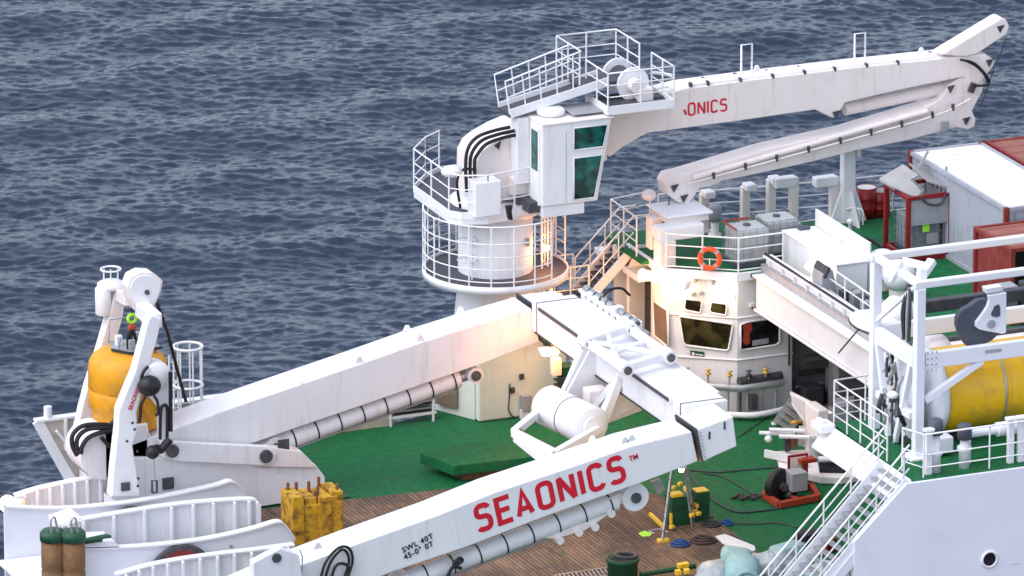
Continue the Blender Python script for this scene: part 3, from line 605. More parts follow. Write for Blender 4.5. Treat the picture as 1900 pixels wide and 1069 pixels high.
# far bulwark
t = thing('stern_bulwark', 'white bulwark with dark stained inner side at the far stern corner, behind the yellow float', 'bulwark', (-19.5, 6.9, 0))
tb = [(-19.596, 6.9, 1.517), (-18.045, 6.9, 1.612)]
ztop = tb[0][2]
eg = V(*(-18.558, 6.9, -0.386)); MB().prism([(-19.55, 6.9, ztop), (eg.x, 6.9, eg.z), (eg.x, 6.9, -1), (-8.5, 6.9, -1), (-8.5, 6.9, ztop)], (0, .1, 0)).build('side_plate', 'rustwhite', t)
MB().bx(-19.6, -8.5, 6.82, 7.1, ztop, ztop+.08).build('cap_rail', 'white2', t, bevel=.01)
MB().beam((-19.55, 6.9, ztop+.04), (eg.x, 6.86, eg.z), .3, .1, up=(0, 1, 0)).build('cap_rail', 'white2', t)
MB().beam((-19.0, 6.8, ztop-.3), (eg.x+.5, 6.8, eg.z+.3), .12, .08).build('inner_stringer', 'white2', t)
for i in range(8): MB().bx(-18.75+i*1.1, -18.69+i*1.1, 6.7, 6.895, .1 if i else .6, ztop-.002).build('stiffener', 'cream', t)
MB().cyl((-19.2, 6.95, ztop+.08), (-19.2, 6.95, ztop+.42), .12, n=10).build('fairlead', 'white2', t)
# navigation lamp, left edge
t = thing('stern_lamp', 'glowing orange white lamp at the left edge above the smooth guide plate', 'lamp', (-22.484, 1.2, 1.219)); c = V(*(-22.484, 1.2, 1.219))
MB().sph(c, .24).build('bulb', 'lampo', t); MB().box(c+V(.42, .1, -.05), (.3, .25, .3)).build('housing', 'grey', t, bevel=.03)
spot('stern_lamp_light', c+V(0, -.35, .15), 20, (1, .5, .25), .15)
# things standing in the shaded recess
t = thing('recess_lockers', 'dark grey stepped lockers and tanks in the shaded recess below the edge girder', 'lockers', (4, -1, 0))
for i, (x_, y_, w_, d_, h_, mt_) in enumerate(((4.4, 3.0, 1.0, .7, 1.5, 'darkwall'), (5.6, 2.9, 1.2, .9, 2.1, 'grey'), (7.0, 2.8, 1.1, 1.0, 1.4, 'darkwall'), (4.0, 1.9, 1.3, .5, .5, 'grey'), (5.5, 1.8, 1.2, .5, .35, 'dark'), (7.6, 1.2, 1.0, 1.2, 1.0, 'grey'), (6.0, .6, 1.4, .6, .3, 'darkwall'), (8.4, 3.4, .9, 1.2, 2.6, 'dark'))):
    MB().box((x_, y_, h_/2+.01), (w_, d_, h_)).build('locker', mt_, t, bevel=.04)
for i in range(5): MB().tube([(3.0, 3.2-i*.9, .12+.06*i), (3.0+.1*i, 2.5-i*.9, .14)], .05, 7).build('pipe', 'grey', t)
t = thing('recess_reel', 'pale grey round reel tucked under the edge girder beside the control house', 'reel', (3.4, 3.3, 2.9)); MB().torus((3.35, 3.2, 3.0), .48, .07, (.3, 1, .1), 28, 8).build('rim', 'white2', t); MB().torus((3.35, 3.2, 3.0), .3, .04, (.3, 1, .1), 24, 6).build('inner_ring', 'grey', t); MB().cyl((3.35, 3.1, 3.0), (3.4, 3.4, 3.0), .12).build('hub', 'grey', t)
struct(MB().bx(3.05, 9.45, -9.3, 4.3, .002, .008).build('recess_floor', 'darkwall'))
# hoses looped on the near leg
h = thing('hose_loop', 'black hydraulic hoses looped over the lower end of the near A-frame leg', 'hoses', (-17.185, -10.4, 2.236))
for pts in ([(-17.743, -10.5, 1.96), (-17.551, -10.5, 2.564), (-17.174, -10.5, 2.927), (-16.861, -10.5, 2.87), (-16.77, -10.5, 2.488), (-16.962, -10.5, 1.93)], [(-17.619, -10.46, 1.884), (-17.411, -10.46, 2.501), (-17.096, -10.46, 2.843), (-16.909, -10.46, 2.74), (-16.864, -10.46, 2.427), (-17.071, -10.46, 1.855)], [(-17.431, -10.42, 1.814), (-17.239, -10.42, 2.373), (-16.989, -10.42, 2.431), (-16.833, -10.42, 2.225), (-16.962, -10.42, 1.781)]):
    MB().tube(arc(pts, 6), .04, 8).build('hose', 'black', h)
MB().tube([(-18.241, -10.36, 2.982), (-18.165, -10.36, 2.772), (-18.184, -10.36, 2.36)], .02, 6).build('pipe', 'grey', h)
h = thing('cable_knot', 'black knotted cable hanging below the ram of the near A-frame leg', 'cable', (-13.592, -10.2, 1.99))
b = MB(); b.tube(arc([(-13.91, -10.2, 1.491), (-13.751, -10.2, 1.779), (-13.561, -10.2, 1.892), (-13.434, -10.2, 1.968), (-13.529, -10.2, 2.043), (-13.687, -10.2, 1.879), (-13.466, -10.2, 1.74)]), .05, 7); b.build('cable', 'black', h)

# ---------------------------------------------------------------- launch davit with yellow float
t = thing('launch_davit', 'small curved white two-legged davit with a rounded head, holding the yellow float', 'davit', (-19.078, 0.8, 1.163))
MB().prism([(-19.621, 0.55, 1.25), (-19.543, 0.55, 2.069), (-19.452, 0.55, 2.774), (-19.398, 0.55, 3.165), (-19.356, 0.55, 3.763), (-19.107, 0.55, 4.319), (-18.858, 0.55, 4.842), (-18.638, 0.55, 5.606), (-18.434, 0.55, 6.324), (-18.337, 0.55, 6.422), (-18.049, 0.55, 6.292), (-18.186, 0.55, 5.708), (-18.387, 0.55, 5.131), (-18.59, 0.55, 4.459), (-18.827, 0.55, 3.664), (-18.835, 0.55, 3.092), (-18.97, 0.55, 2.696), (-18.825, 0.55, 1.623), (-18.751, 0.55, 1.134)], (0, .42, 0)).build('near_leg', 'white2', t, bevel=.03)
MB().prism([(-19.399, 4.1, 1.47), (-19.323, 4.1, 2.138), (-19.183, 4.1, 2.701), (-18.976, 4.1, 3.4), (-18.617, 4.1, 4.4), (-18.274, 4.1, 5.481), (-18.119, 4.1, 6.022), (-17.988, 4.1, 6.118), (-17.795, 4.1, 5.935), (-17.903, 4.1, 5.274), (-18.246, 4.1, 4.193), (-18.456, 4.1, 3.253), (-18.64, 4.1, 1.985), (-18.715, 4.1, 1.38)], (0, .4, 0)).build('far_leg', 'cream', t, bevel=.03)
e0, e1 = V(*(-18.152, 0.75, 6.183)), V(*(-18.009, 2.3, 6.097))
MB().beam(e0, e1, .38, .42).build('cross_arm', 'white2', t, bevel=.03)
MB().beam((-18.25, 2.6, 6.294), (-17.916, 4.3, 5.924), .3, .36).build('cross_arm', 'cream', t, bevel=.03)
hd = [(-18.256, 2.2, 6.093), (-18.397, 2.2, 6.428), (-18.456, 2.2, 6.8), (-18.338, 2.2, 7.087), (-18.046, 2.2, 7.194), (-17.707, 2.2, 7.137), (-17.531, 2.2, 7.005), (-17.372, 2.2, 6.843), (-17.441, 2.2, 6.533), (-17.574, 2.2, 6.247), (-17.739, 2.2, 6.029), (-17.95, 2.2, 6.023)]
MB().prism(hd, (0, .5, 0)).build('sheave_housing', 'cream', t, bevel=.04)
hd2 = [V(*hd[8]).lerp(V(*p), .93)+V(0, -.06, 0) for p in hd]
MB().prism([lerp(V(*(-17.941, 2.2, 6.626)), p, .86)+V(0, -.05, 0) for p in hd], (0, .05, 0)).build('sheave_cover', 'white2', t, bevel=.02)
q = V(*(-17.893, 2.2, 6.604)); MB().cyl(q+V(0, -.12, 0), q, .07, n=12).build('pin', 'pin', t)
MB().tube([(-17.463, 2.5, 6.163), (-17.135, 2.5, 5.165), (-16.82, 2.6, 3.976), (-16.549, 2.7, 3.028)], .05, 8).build('wire_rope', 'black', t)
MB().tube([(-18.226, 2.5, 6.066), (-18.213, 2.5, 5.857)], .02, 6).build('hook_wire', 'black', t)
MB().tube([(-18.231, 2.5, 4.663), (-18.307, 2.5, 4.992), (-18.235, 2.5, 5.43)], .05, 7).build('sling', 'black', t); MB().tube([(-18.064, 2.5, 4.962), (-18.187, 2.5, 5.424)], .05, 7).build('sling', 'black', t)
MB().tube([(-18.341, 2.5, 4.836), (-18.352, 2.5, 5.237), (-18.251, 2.5, 5.463)], .05, 7).build('sling', 'black', t)
MB().sph((-18.218, 2.5, 5.507), .13, (1, .7, .8)).build('swivel', 'orange', t); q = V(*(-18.214, 2.5, 5.762)); MB().torus(q, .12, .05, (0, 1, 0), 16).build('shackle', 'lime', t)
MB().box((-19.216, 0.5, 1.515), (.26, .05, .24)).build('inspection_panel', 'pin', t)
for p in [(-18.968, 0.53, 3.354), (-18.906, 0.53, 3.155), (-19.137, 0.53, 2.835), (-18.835, 0.53, 2.493), (-18.815, 0.53, 1.692), (-18.834, 0.53, 1.471)]: MB().cyl(p, V(*p)+V(0, .03, 0), .04, n=8).build('bolt', 'dark', t)
dv = [o for o in t.children][0]
text('SEAONICS', .17, (-18.989, 0.545, 3.718), V(.38, 0, .92), V(-.92, 0, .38), dv, 'letter', bold=.004)
# white rounded winch housing on davit and black ball
w = thing('davit_winch', 'rounded white winch housing with a black ball, on the near davit leg', 'winch', (-18.228, 0.6, 3.635))
q = V(*(-18.204, 0.5, 4.616)); MB().lathe(q, [(0, 0), (.36, 0), (.42, .08), (.42, .5), (.36, .58), (0, .58)], (0, 1, 0), 28).build('drum_cover', 'white2', w)
MB().prism([(-18.439, 0.6, 4.695), (-17.858, 0.6, 4.701), (-17.793, 0.6, 3.58), (-17.872, 0.6, 2.506), (-18.081, 0.6, 2.565), (-18.131, 0.6, 3.623), (-18.385, 0.6, 3.974)], (0, .35, 0)).build('housing', 'white2', w, bevel=.04)
MB().torus(q+V(-.08, -.05, -.0), .43, .05, (0, 1, 0), a0=.3, a1=2.6).build('guard_hoop', 'black', w)
MB().sph((-18.539, 0.3, 4.464), .34, (1, .85, .88), 20).build('ball', 'black', w)
MB().tube(arc([(-18.637, 0.35, 4.16), (-18.769, 0.35, 3.939), (-18.805, 0.35, 3.626), (-18.841, 0.35, 3.392)]), .05, 7).build('hose', 'black', w)
MB().tube(arc([(-18.38, 0.35, 4.127), (-18.285, 0.35, 3.957), (-18.258, 0.35, 3.635), (-18.356, 0.35, 3.537)]), .04, 7).build('hose', 'black', w)
MB().prism([(-18.477, 0.7, 3.923), (-18.187, 0.7, 3.886), (-18.161, 0.7, 3.469), (-18.42, 0.7, 3.423)], (0, .3, 0)).build('yellow_block', 'yellow', w, bevel=.05)
MB().tube(arc([(-18.22, 0.35, 2.835), (-18.193, 0.35, 3.627), (-18.11, 0.35, 3.807), (-17.998, 0.35, 3.713), (-18.01, 0.35, 2.855)]), .05, 8).build('hose', 'black', w)
MB().tube([(-17.887, 0.35, 4.779), (-17.895, 0.35, 3.031)], .06, 8).build('hose', 'black', w)
MB().tube(arc([(-18.486, 0.3, 2.518), (-18.355, 0.3, 2.597), (-18.227, 0.3, 2.532), (-18.096, 0.3, 2.659), (-17.933, 0.3, 2.813)]), .12, 8).build('actuator', 'black', w)
MB().sph((-18.488, 0.25, 2.518), .2).build('actuator_end', 'black', w)
MB().tube([(-18.44, 0.3, 2.289), (-18.416, 0.3, 1.711)], .018, 5).build('wire', 'steel', w)
hk = MB(); hk.tube([(-18.503, 0.3, 1.307), (-18.498, 0.3, 1.658), (-18.353, 0.3, 1.639), (-18.357, 0.3, 1.288), (-18.503, 0.3, 1.307)], .035, 6); hk.build('hook_block', 'dark', w)
MB().tube([(-18.599, 0.4, 3.266), (-18.415, 0.4, 2.574)], .012, 5).build('wire', 'white2', w)
# big black hose bundle behind
h = thing('hose_bundle', 'three thick black hoses curving below the yellow float onto the rounded A-frame hub', 'hoses', (-19.918, 2.2, 2.249))
for k_, pts in enumerate(([(-19.0, 1.5, 2.952), (-19.515, 1.5, 3.082), (-20.078, 1.5, 3.123), (-20.388, 1.5, 2.924), (-20.425, 1.5, 2.61), (-20.286, 1.5, 2.272)], [(-18.987, 1.45, 2.902), (-19.454, 1.45, 2.994), (-19.937, 1.45, 3.024), (-20.23, 1.45, 2.871), (-20.315, 1.45, 2.611), (-20.255, 1.45, 2.332)], [(-19.007, 1.4, 2.855), (-19.313, 1.4, 2.895), (-19.684, 1.4, 2.879), (-20.008, 1.4, 2.762), (-20.173, 1.4, 2.528), (-20.209, 1.4, 2.341)])):
    MB().tube(arc(pts, 6), .07, 8).build('hose', 'black', h)
MB().tube(arc([(-19.572, 1.45, 2.722), (-19.382, 1.45, 2.489), (-19.224, 1.45, 2.261), (-19.248, 1.45, 1.752), (-19.305, 1.45, 1.199)]), .06, 8).build('hose', 'black', h)
MB().tube(arc([(-18.929, 1.5, 3.374), (-19.11, 1.5, 3.19), (-19.273, 1.5, 3.051)]), .07, 8).build('hose', 'black', h)
# the float
t = thing('subsea_float', 'yellow orange domed float with a grey cage top, hanging in the small davit', 'float', (-18.338, 2.6, 2.564))
c = V(*(-18.282, 2.75, 2.592)); top = V(*(-18.25, 2.75, 4.719)); Hh = top.z-c.z; R_ = 1.12
prof = [(0, 0), (.95, 0), (1.02, .1), (1.06, Hh*.26), (1.08, Hh*.28), (R_, Hh*.3), (R_, Hh*.52), (R_-.03, Hh*.54), (R_, Hh*.56), (R_, Hh*.78), (R_-.03, Hh*.88), (R_-.12, Hh*.95), (R_-.3, Hh*1.01), (R_-.5, Hh*1.035), (.0, Hh*1.04)]
MB().lathe(c, prof, n=48).build('float_body', 'yellow', t)
for z_ in (.27, .54): MB().torus(c+V(0, 0, Hh*z_), R_+.0, .014, n=48, m=5).build('seam', 'yrust', t)
o_ = c+V(.12, 0, Hh*1.045)
MB().prism([o_+V(-.62, -.1, 0), o_+V(-.25, -.62, 0), o_+V(.75, -.45, 0), o_+V(.8, .6, 0), o_+V(-.4, .7, 0)], (0, 0, .05)).build('top_plate', 'grey', t)
b = MB(); pl = [o_+V(-.62, -.1, 0), o_+V(-.25, -.62, 0), o_+V(.75, -.45, 0)]; b.tube([p+V(0, 0, .05) for p in pl], .04, 6); b.build('edge_trim', 'black', t)
for dx_, dy_ in ((-.3, .2), (.3, .3), (.5, -.1), (-.1, -.3)): MB().box(o_+V(dx_, dy_, .2), (.18, .18, .3)).build('fitting', ['steel', 'white2', 'strap', 'grey'][int(dx_*10) % 4], t, bevel=.02)
MB().tube([o_+V(-.5, .5, .05), o_+V(-.45, .5, .75), o_+V(.5, .5, .75), o_+V(.55, .5, .05)], .03, 6).build('cage_hoop', 'grey', t)
MB().tube([o_+V(-.45, -.2, .05), o_+V(-.4, -.2, .4)], .03, 6).build('cage_hoop', 'grey', t)
for u_ in (-.5, .25):
    a_ = math.atan2(-1, u_); p = c+V(math.cos(a_)*1.03, math.sin(a_)*1.03, Hh*.86); MB().beam(p+V(.05, -.05, .1), p+V(-.05, -.06, -.12), .03, .03).build('handle', 'canvas', t)
# lamp mast
t = thing('lamp_mast', 'white mast with a round lantern cage and white canister, left of the davit head', 'mast', (-18.101, 4.4, 4.247))
p = V(*(-18.119, 4.4, 6.208)); q = V(*(-18.15, 4.4, 4.253))
MB().tube([V(p.x+.06, p.y, q.z-1), V(p.x+.06, p.y, p.z)], .06, 10).build('pole', 'cream', t)
MB().lathe(p+V(-.02, 0, -.12), [(0, 0), (.3, 0), (.39, .06), (.39, .16), (.3, .22), (0, .25)], n=28).build('lantern', 'white2', t)
MB().torus(p+V(-.02, 0, .46), .28, .028, n=28).build('guard_ring', 'rail', t)
for i in range(4): a_ = i*math.pi/2+.4; MB().tube([p+V(-.02+.28*math.cos(a_), .28*math.sin(a_), .08), p+V(-.02+.28*math.cos(a_), .28*math.sin(a_), .46)], .018, 5).build('guard_bar', 'rail', t)
MB().tube([p+V(-.02, 0, .1), p+V(-.02, 0, .45)], .02, 5).build('antenna', 'rail', t)
k = V(*(-18.414, 4.3, 5.376)); MB().lathe(k, [(0, 0), (.2, 0), (.23, .05), (.23, .78), (.18, .84), (0, .86)], n=24).build('canister', 'white2', t)
# ladder cage on the far rail
t = thing('ladder_cage', 'round white cage of hoops and bars, right of the yellow float', 'ladder cage', (-15.187, 6.2, 1.719))
c = V(*(-15.154, 6.2, 1.682)); 
for z_ in (0.62, 1.78): MB().torus(c+V(0, 0, z_), .42, .04, n=28, m=6).build('hoop', 'rail', t)
for i in range(7): a_ = i*2*math.pi/7+.2; MB().tube([c+V(.42*math.cos(a_), .42*math.sin(a_), -.1), c+V(.42*math.cos(a_), .42*math.sin(a_), 1.78)], .026, 6).build('bar', 'rail', t)
for dx_ in (-.62, -.35): MB().tube([c+V(dx_, -.1, -.2), c+V(dx_, -.1, 1.6)], .028, 6).build('stile', 'rail', t)
for i in range(6): MB().tube([c+V(-.62, -.1, i*.28), c+V(-.35, -.1, i*.28)], .02, 5).build('rung', 'rail', t)

# ---------------------------------------------------------------- knuckle boom crane
CX, CY = -5.2, 7.0
t = CR = thing('knuckle_boom_crane', 'tall white knuckle boom crane on a round pedestal, folded jib resting over the far deck', 'crane', (CX, CY, 0))
MB().lathe((CX, CY, 0), [(1.22, 2.9), (1.2, 3.1), (1.12, 3.8), (1.1, 4.2), (1.1, 6.5), (0, 6.5)], n=56).build('pedestal', 'white', t)
ZR = 4.36
wk = MB().lathe((CX, CY, ZR), [(1.1, -.02), (2.14, -.02), (2.14, .03), (2.12, .03), (1.1, .031)], n=64).build('ring_walkway', 'grate', t)
MB().lathe((CX, CY, ZR), [(2.11, -.15), (2.15, -.15), (2.15, .1), (2.11, .1), (2.11, -.15)], n=64).build('kick_plate', 'white', t)
MB().lathe((CX, CY, ZR), [(1.12, -.3), (2.1, -.1), (2.1, -.14), (1.12, -.38)], n=64).build('support_skirt', 'white', t)
ring = [(CX+2.12*math.cos(a), CY+2.12*math.sin(a), ZR) for a in [rad(-62-x*9) for x in range(0, 35)]]
rails(t, ring, (.24, .62, 1.0, 1.4, 1.92), step=1.05, sub=True, r=.022)
# ladder column and cage between the ring and the platform
for dx_, dy_ in ((1.25, -.55), (1.5, -.4), (-1.05, -.75)):
    l_ = MB(); x, y = CX+dx_, CY+dy_
    l_.tube([(x, y, ZR), (x, y, 6.5)], .03, 6); l_.tube([(x+.22, y+.3, ZR), (x+.22, y+.3, 6.5)], .03, 6)
    lo = l_.build('ladder', 'rail', t)
    for i in range(8): MB().tube([(x, y, ZR+.2+i*.27), (x+.22, y+.3, ZR+.2+i*.27)], .018, 5).build('rung', 'rail', lo)
for z_ in (.6, 1.2, 1.8): MB().torus((CX-1.15, CY-.6, ZR+z_), .28, .022, n=16, m=5).build('ladder_hoop', 'rail', t)
MB().box((CX+.6, CY-1.0, 5.4), (.1, .08, .25)).build('junction_box', 'grey', t)
# upper platform
ZP = 6.5
pf = [(-7.01, 8.857, 6.5), (-7.052, 6.076, 6.5), (-6.776, 5.723, 6.5), (-6.077, 5.485, 6.5), (-4.244, 5.83, 6.5), (-3.209, 5.926, 6.5), (-2.638, 7.725, 6.5), (-3.22, 10.414, 6.5), (-5.599, 10.319, 6.5), (-6.223, 9.853, 6.5)]
pfm = MB().prism([V(*p)-V(0, 0, .24) for p in pf], (0, 0, .22)).build('slewing_platform', 'white', t, bevel=.01)
MB().prism([V(*p)+V(0, 0, -.018) for p in pf], (0, 0, .02)).build('platform_grating', 'grate', t)
kp = [V(*p) for p in pf]
kpb = MB()
for a_, c_ in zip(kp, kp[1:]+kp[:1]): kpb.beam(a_+V(0, 0, .03), c_+V(0, 0, .03), .04, .22)
kpb.build('kick_plate', 'white2', t)
MB().lathe((CX, CY, ZP), [(0, -.3), (1.35, -.3), (1.35, .05), (0, .05)], n=48).build('slewing_ring', 'white', t)
rails(t, [V(*p) for p in [pf[9], pf[0], pf[1], pf[2], pf[3]]], (.42, .82, 1.25), step=1.2, sub=True)
rails(t, [V(*p) for p in [pf[3], pf[4]]], (.42, .82, 1.25), step=.95, sub=True)
rails(t, [V(*p) for p in [pf[9], pf[8]]], (.42, .82, 1.25), step=1.2, sub=True)
# gear on the platform
bxx = V(*(-6.096, 5.6, 7.124)); MB().box((bxx.x, 5.7, ZP+.55), (.82, .6, 1.05)).build('control_cabinet', 'white2', t, bevel=.03)
MB().sph((-6.913, 6.2, 7.773), .3, (1.1, .8, .6)).build('motor_cover', 'white2', t)
MB().bx(CX+.3, CX+1.2, 5.2, 6.2, ZP+.02, ZP+.35).build('gear_box', 'dark', t, bevel=.03)
MB().bx(CX+.1, CX+1.2, 6.0, 6.3, ZP+.36, ZP+.9).build('valve_rack', 'cream', t, bevel=.03)
for k_ in range(3):
    d_ = k_*.14
    MB().tube(arc([V(*p)+V(d_, 0, -d_*.9 if j > 1 else 0) for j, p in enumerate([(-6.523, 6.0, 7.162), (-6.555, 6.0, 7.998), (-6.469, 6.0, 8.494), (-6.181, 6.0, 8.786), (-5.689, 6.0, 8.91), (-5.162, 6.0, 8.964)])]), .055, 8).build('hose', 'black', t)
MB().tube(arc([(CX-1.4, 6.3, ZP+.1), (CX-1.5, 6.3, ZP+.9), (CX-1.3, 6.3, ZP+1.25), (CX-.9, 6.3, ZP+1.2)]), .04, 7).build('hose', 'black', t)
MB().tube([(CX-1.15, 5.95, ZP+.95), (CX-.7, 5.95, ZP+.85)], .05, 6).build('hose_clamp', 'cream', t)
# tower
tw = [(-6.126, 6.3, 6.771), (-6.09, 6.3, 7.945), (-5.92, 6.3, 8.252), (-5.613, 6.3, 8.446), (-5.137, 6.3, 8.652), (-4.66, 6.3, 8.794), (-4.113, 6.3, 8.732), (-2.055, 6.3, 8.302), (-1.914, 6.3, 7.53), (-3.939, 6.3, 6.515)]
MB().prism(tw, (0, 1.5, 0)).build('tower', 'cream', t, bevel=.04)
for q in [(-5.439, 6.27, 8.368)]: MB().prism([V(*q)+V(-.1, 0, .0), V(*q)+V(.12, 0, .12), V(*q)+V(.05, 0, -.14)], (0, .05, 0)).build('cut_out', 'dark', t)
# boom
bm = [(-1.945, 6.55, 8.19), (-1.81, 6.55, 8.947), (-0.914, 6.55, 9.125), (0.711, 6.55, 9.339), (3.254, 6.55, 9.37), (6.187, 6.55, 9.377), (8.792, 6.55, 9.34), (9.79, 6.55, 9.347), (10.469, 6.55, 9.323), (10.796, 6.55, 9.086), (10.746, 6.55, 8.892), (10.553, 6.55, 8.679), (10.326, 6.55, 8.403), (9.986, 6.55, 8.374), (9.784, 6.55, 8.68), (7.757, 6.55, 8.522), (5.866, 6.55, 8.317), (5.607, 6.55, 7.897), (5.466, 6.55, 7.897), (4.898, 6.55, 8.21), (2.217, 6.55, 8.147), (-0.563, 6.55, 8.115), (-1.357, 6.55, 7.761), (-1.736, 6.55, 7.508), (-1.978, 6.55, 7.733)]
BOOM = MB().prism(bm, (0, 1.0, 0)).build('main_boom', 'cream', t, bevel=.035)
bt = [(8.961, 6.5, 9.467), (10.96, 6.5, 10.382), (11.122, 6.5, 10.331), (11.234, 6.5, 10.119), (11.149, 6.5, 9.862), (10.158, 6.5, 9.353), (9.766, 6.5, 9.312)]
MB().prism(bt, (0, .6, 0)).build('tip_lever', 'cream', t, bevel=.04)
def tri(p, y0, par=t):
    p = V(*p); MB().prism([p+V(-.12, 0, .07), p+V(.13, 0, .1), p+V(-.02, 0, -.14)], (0, .04, 0)).build('cut_out', 'dark', par)
for p in [(10.938, 6.48, 10.073), (10.601, 6.48, 9.059), (9.327, 6.48, 8.382), (5.555, 6.48, 8.021)]: tri(p, 0)
MB().cyl((6.048, 7.0, 7.978), (9.35, 7.0, 8.277), .19, n=20).build('luffing_cylinder', 'cream', t)
# pipe clips and pipes on top of the boom
MB().tube([(0.882, 6.7, 9.379), (3.497, 6.7, 9.386), (6.311, 6.7, 9.391), (8.882, 6.7, 9.358)], .05, 7).build('boom_pipe', 'white2', t)
MB().tube([(1.281, 7.2, 9.336), (3.728, 7.2, 9.346), (6.548, 7.2, 9.335), (9.126, 7.2, 9.302)], .05, 7).build('boom_pipe', 'white2', t)
for p in [(0.864, 6.62, 9.402), (1.42, 6.62, 9.39), (2.465, 6.62, 9.373), (3.513, 6.62, 9.372), (4.548, 6.62, 9.374), (5.532, 6.62, 9.364), (6.573, 6.62, 9.366), (7.6, 6.62, 9.336)]: MB().box(V(*p)+V(0, 0, .02), (.06, .16, .12)).build('pipe_clip', 'dark', t)
for p in [(1.588, 7.3, 9.309), (2.618, 7.3, 9.327), (3.652, 7.3, 9.312), (4.689, 7.3, 9.314), (5.729, 7.3, 9.299), (7.128, 7.3, 9.278), (9.014, 7.3, 9.289)]: MB().box(V(*p)+V(0, 0, .02), (.06, .16, .1)).build('pipe_clip', 'dark', t)
for p in [(2.94, 7.2, 9.318), (6.638, 7.2, 9.258)]:
    p = V(*p); MB().tube([p+V(-.17, 0, -.1), p+V(-.17, 0, .95), p+V(.17, 0, .95), p+V(.17, 0, -.1)], .032, 7).build('hoop_rail', 'rail', t); MB().tube([p+V(-.17, 0, .45), p+V(.17, 0, .45)], .02, 6).build('hoop_rail', 'dark', t)
for p in [(3.336, 7.3, 9.38), (8.727, 7.3, 9.336)]:
    p = V(*p); MB().prism([p+V(-.13, 0, -.05), p+V(.13, 0, -.05), p+V(.04, 0, .17), p+V(-.04, 0, .17)], (0, .06, 0)).build('lifting_lug', 'white2', t)
stroke_word('ONICS', (0.747, 6.54, 8.481), V(1, 0, .012), V(-.012, 0, 1), 1.28, .41, .06, BOOM, 'letter')
lg = V(*(0.693, 6.535, 8.521)); MB().beam(lg+V(-.06, 0, .18), lg+V(.0, 0, .02), .07, .01, up=(0, 1, 0)).build('letter_stroke', 'letter', t)
# knuckle and jib
jb = [(0.682, 6.6, 6.72), (3.317, 6.6, 7.164), (5.902, 6.6, 7.418), (8.521, 6.6, 7.856), (9.034, 6.6, 8.066), (9.33, 6.6, 8.467), (9.808, 6.6, 8.732), (10.274, 6.6, 8.663), (10.474, 6.6, 8.474), (10.444, 6.6, 8.176), (10.097, 6.6, 7.579), (10.228, 6.6, 7.296), (10.179, 6.6, 7.067), (9.965, 6.6, 7.007), (9.587, 6.6, 7.117), (7.896, 6.6, 6.891), (6.247, 6.6, 6.778), (4.818, 6.6, 6.592), (2.956, 6.6, 6.424), (1.906, 6.6, 6.346), (1.558, 6.6, 6.221), (1.174, 6.6, 6.199), (1.001, 6.6, 5.954), (0.794, 6.6, 5.746), (0.479, 6.6, 5.849), (0.164, 6.6, 6.118), (0.093, 6.6, 6.457), (0.23, 6.6, 6.673)]
MB().prism(jb, (0, .72, 0)).build('jib', 'cream', t, bevel=.035)
MB().cyl((0.899, 6.5, 6.59), (8.545, 6.5, 7.78), .09, n=14).build('jib_cylinder', 'cream', t)
MB().tube([(0.681, 6.4, 6.444), (3.228, 6.4, 6.813), (5.811, 6.4, 7.182), (8.145, 6.4, 7.517), (9.211, 6.4, 7.732), (9.92, 6.4, 8.02)], .03, 6).build('jib_pipe', 'cream', t)
for p in [(1.525, 6.38, 6.617), (2.554, 6.38, 6.78), (3.569, 6.38, 6.928), (4.604, 6.38, 7.076), (5.642, 6.38, 7.223), (6.647, 6.38, 7.376), (7.656, 6.38, 7.511), (8.667, 6.38, 7.681), (9.342, 6.38, 7.839)]: MB().box(p, (.06, .1, .2)).build('pipe_clip', 'dark', t)
for p in [(0.349, 6.55, 6.325), (0.665, 6.55, 5.974), (9.899, 6.55, 7.313)]: tri(p, 0)
MB().box((9.161, 6.5, 7.242), (.22, .1, .3)).build('valve', 'grey', t, bevel=.02)
MB().box((10.034, 6.5, 8.332), (.18, .1, .3), ry=.4).build('valve', 'dark', t)
for pts in ([(9.575, 6.4, 9.276), (9.988, 6.4, 9.147), (10.297, 6.4, 8.88), (10.554, 6.4, 8.517), (10.413, 6.4, 8.399), (10.055, 6.4, 8.406)], [(9.743, 6.45, 9.228), (10.104, 6.45, 9.021), (10.396, 6.45, 8.722), (10.545, 6.45, 8.422)]): MB().tube(arc(pts), .035, 7).build('elbow_hose', 'black', t)
MB().tube(arc([(11.15, 6.5, 9.828), (10.98, 6.5, 9.363), (10.757, 6.5, 8.887), (10.571, 6.5, 8.322), (10.297, 6.5, 7.683)]), .015, 5).build('hoist_wire', 'black', t)
for a_, c_ in ((V(*(0.351, 6.9, 6.013)), V(*(-0.168, 6.0, 5.362))), (V(*(0.509, 6.9, 5.796)), V(*(0.179, 6.0, 5.354)))): MB().tube([a_, c_], .018, 5).build('hoist_wire', 'black', t)
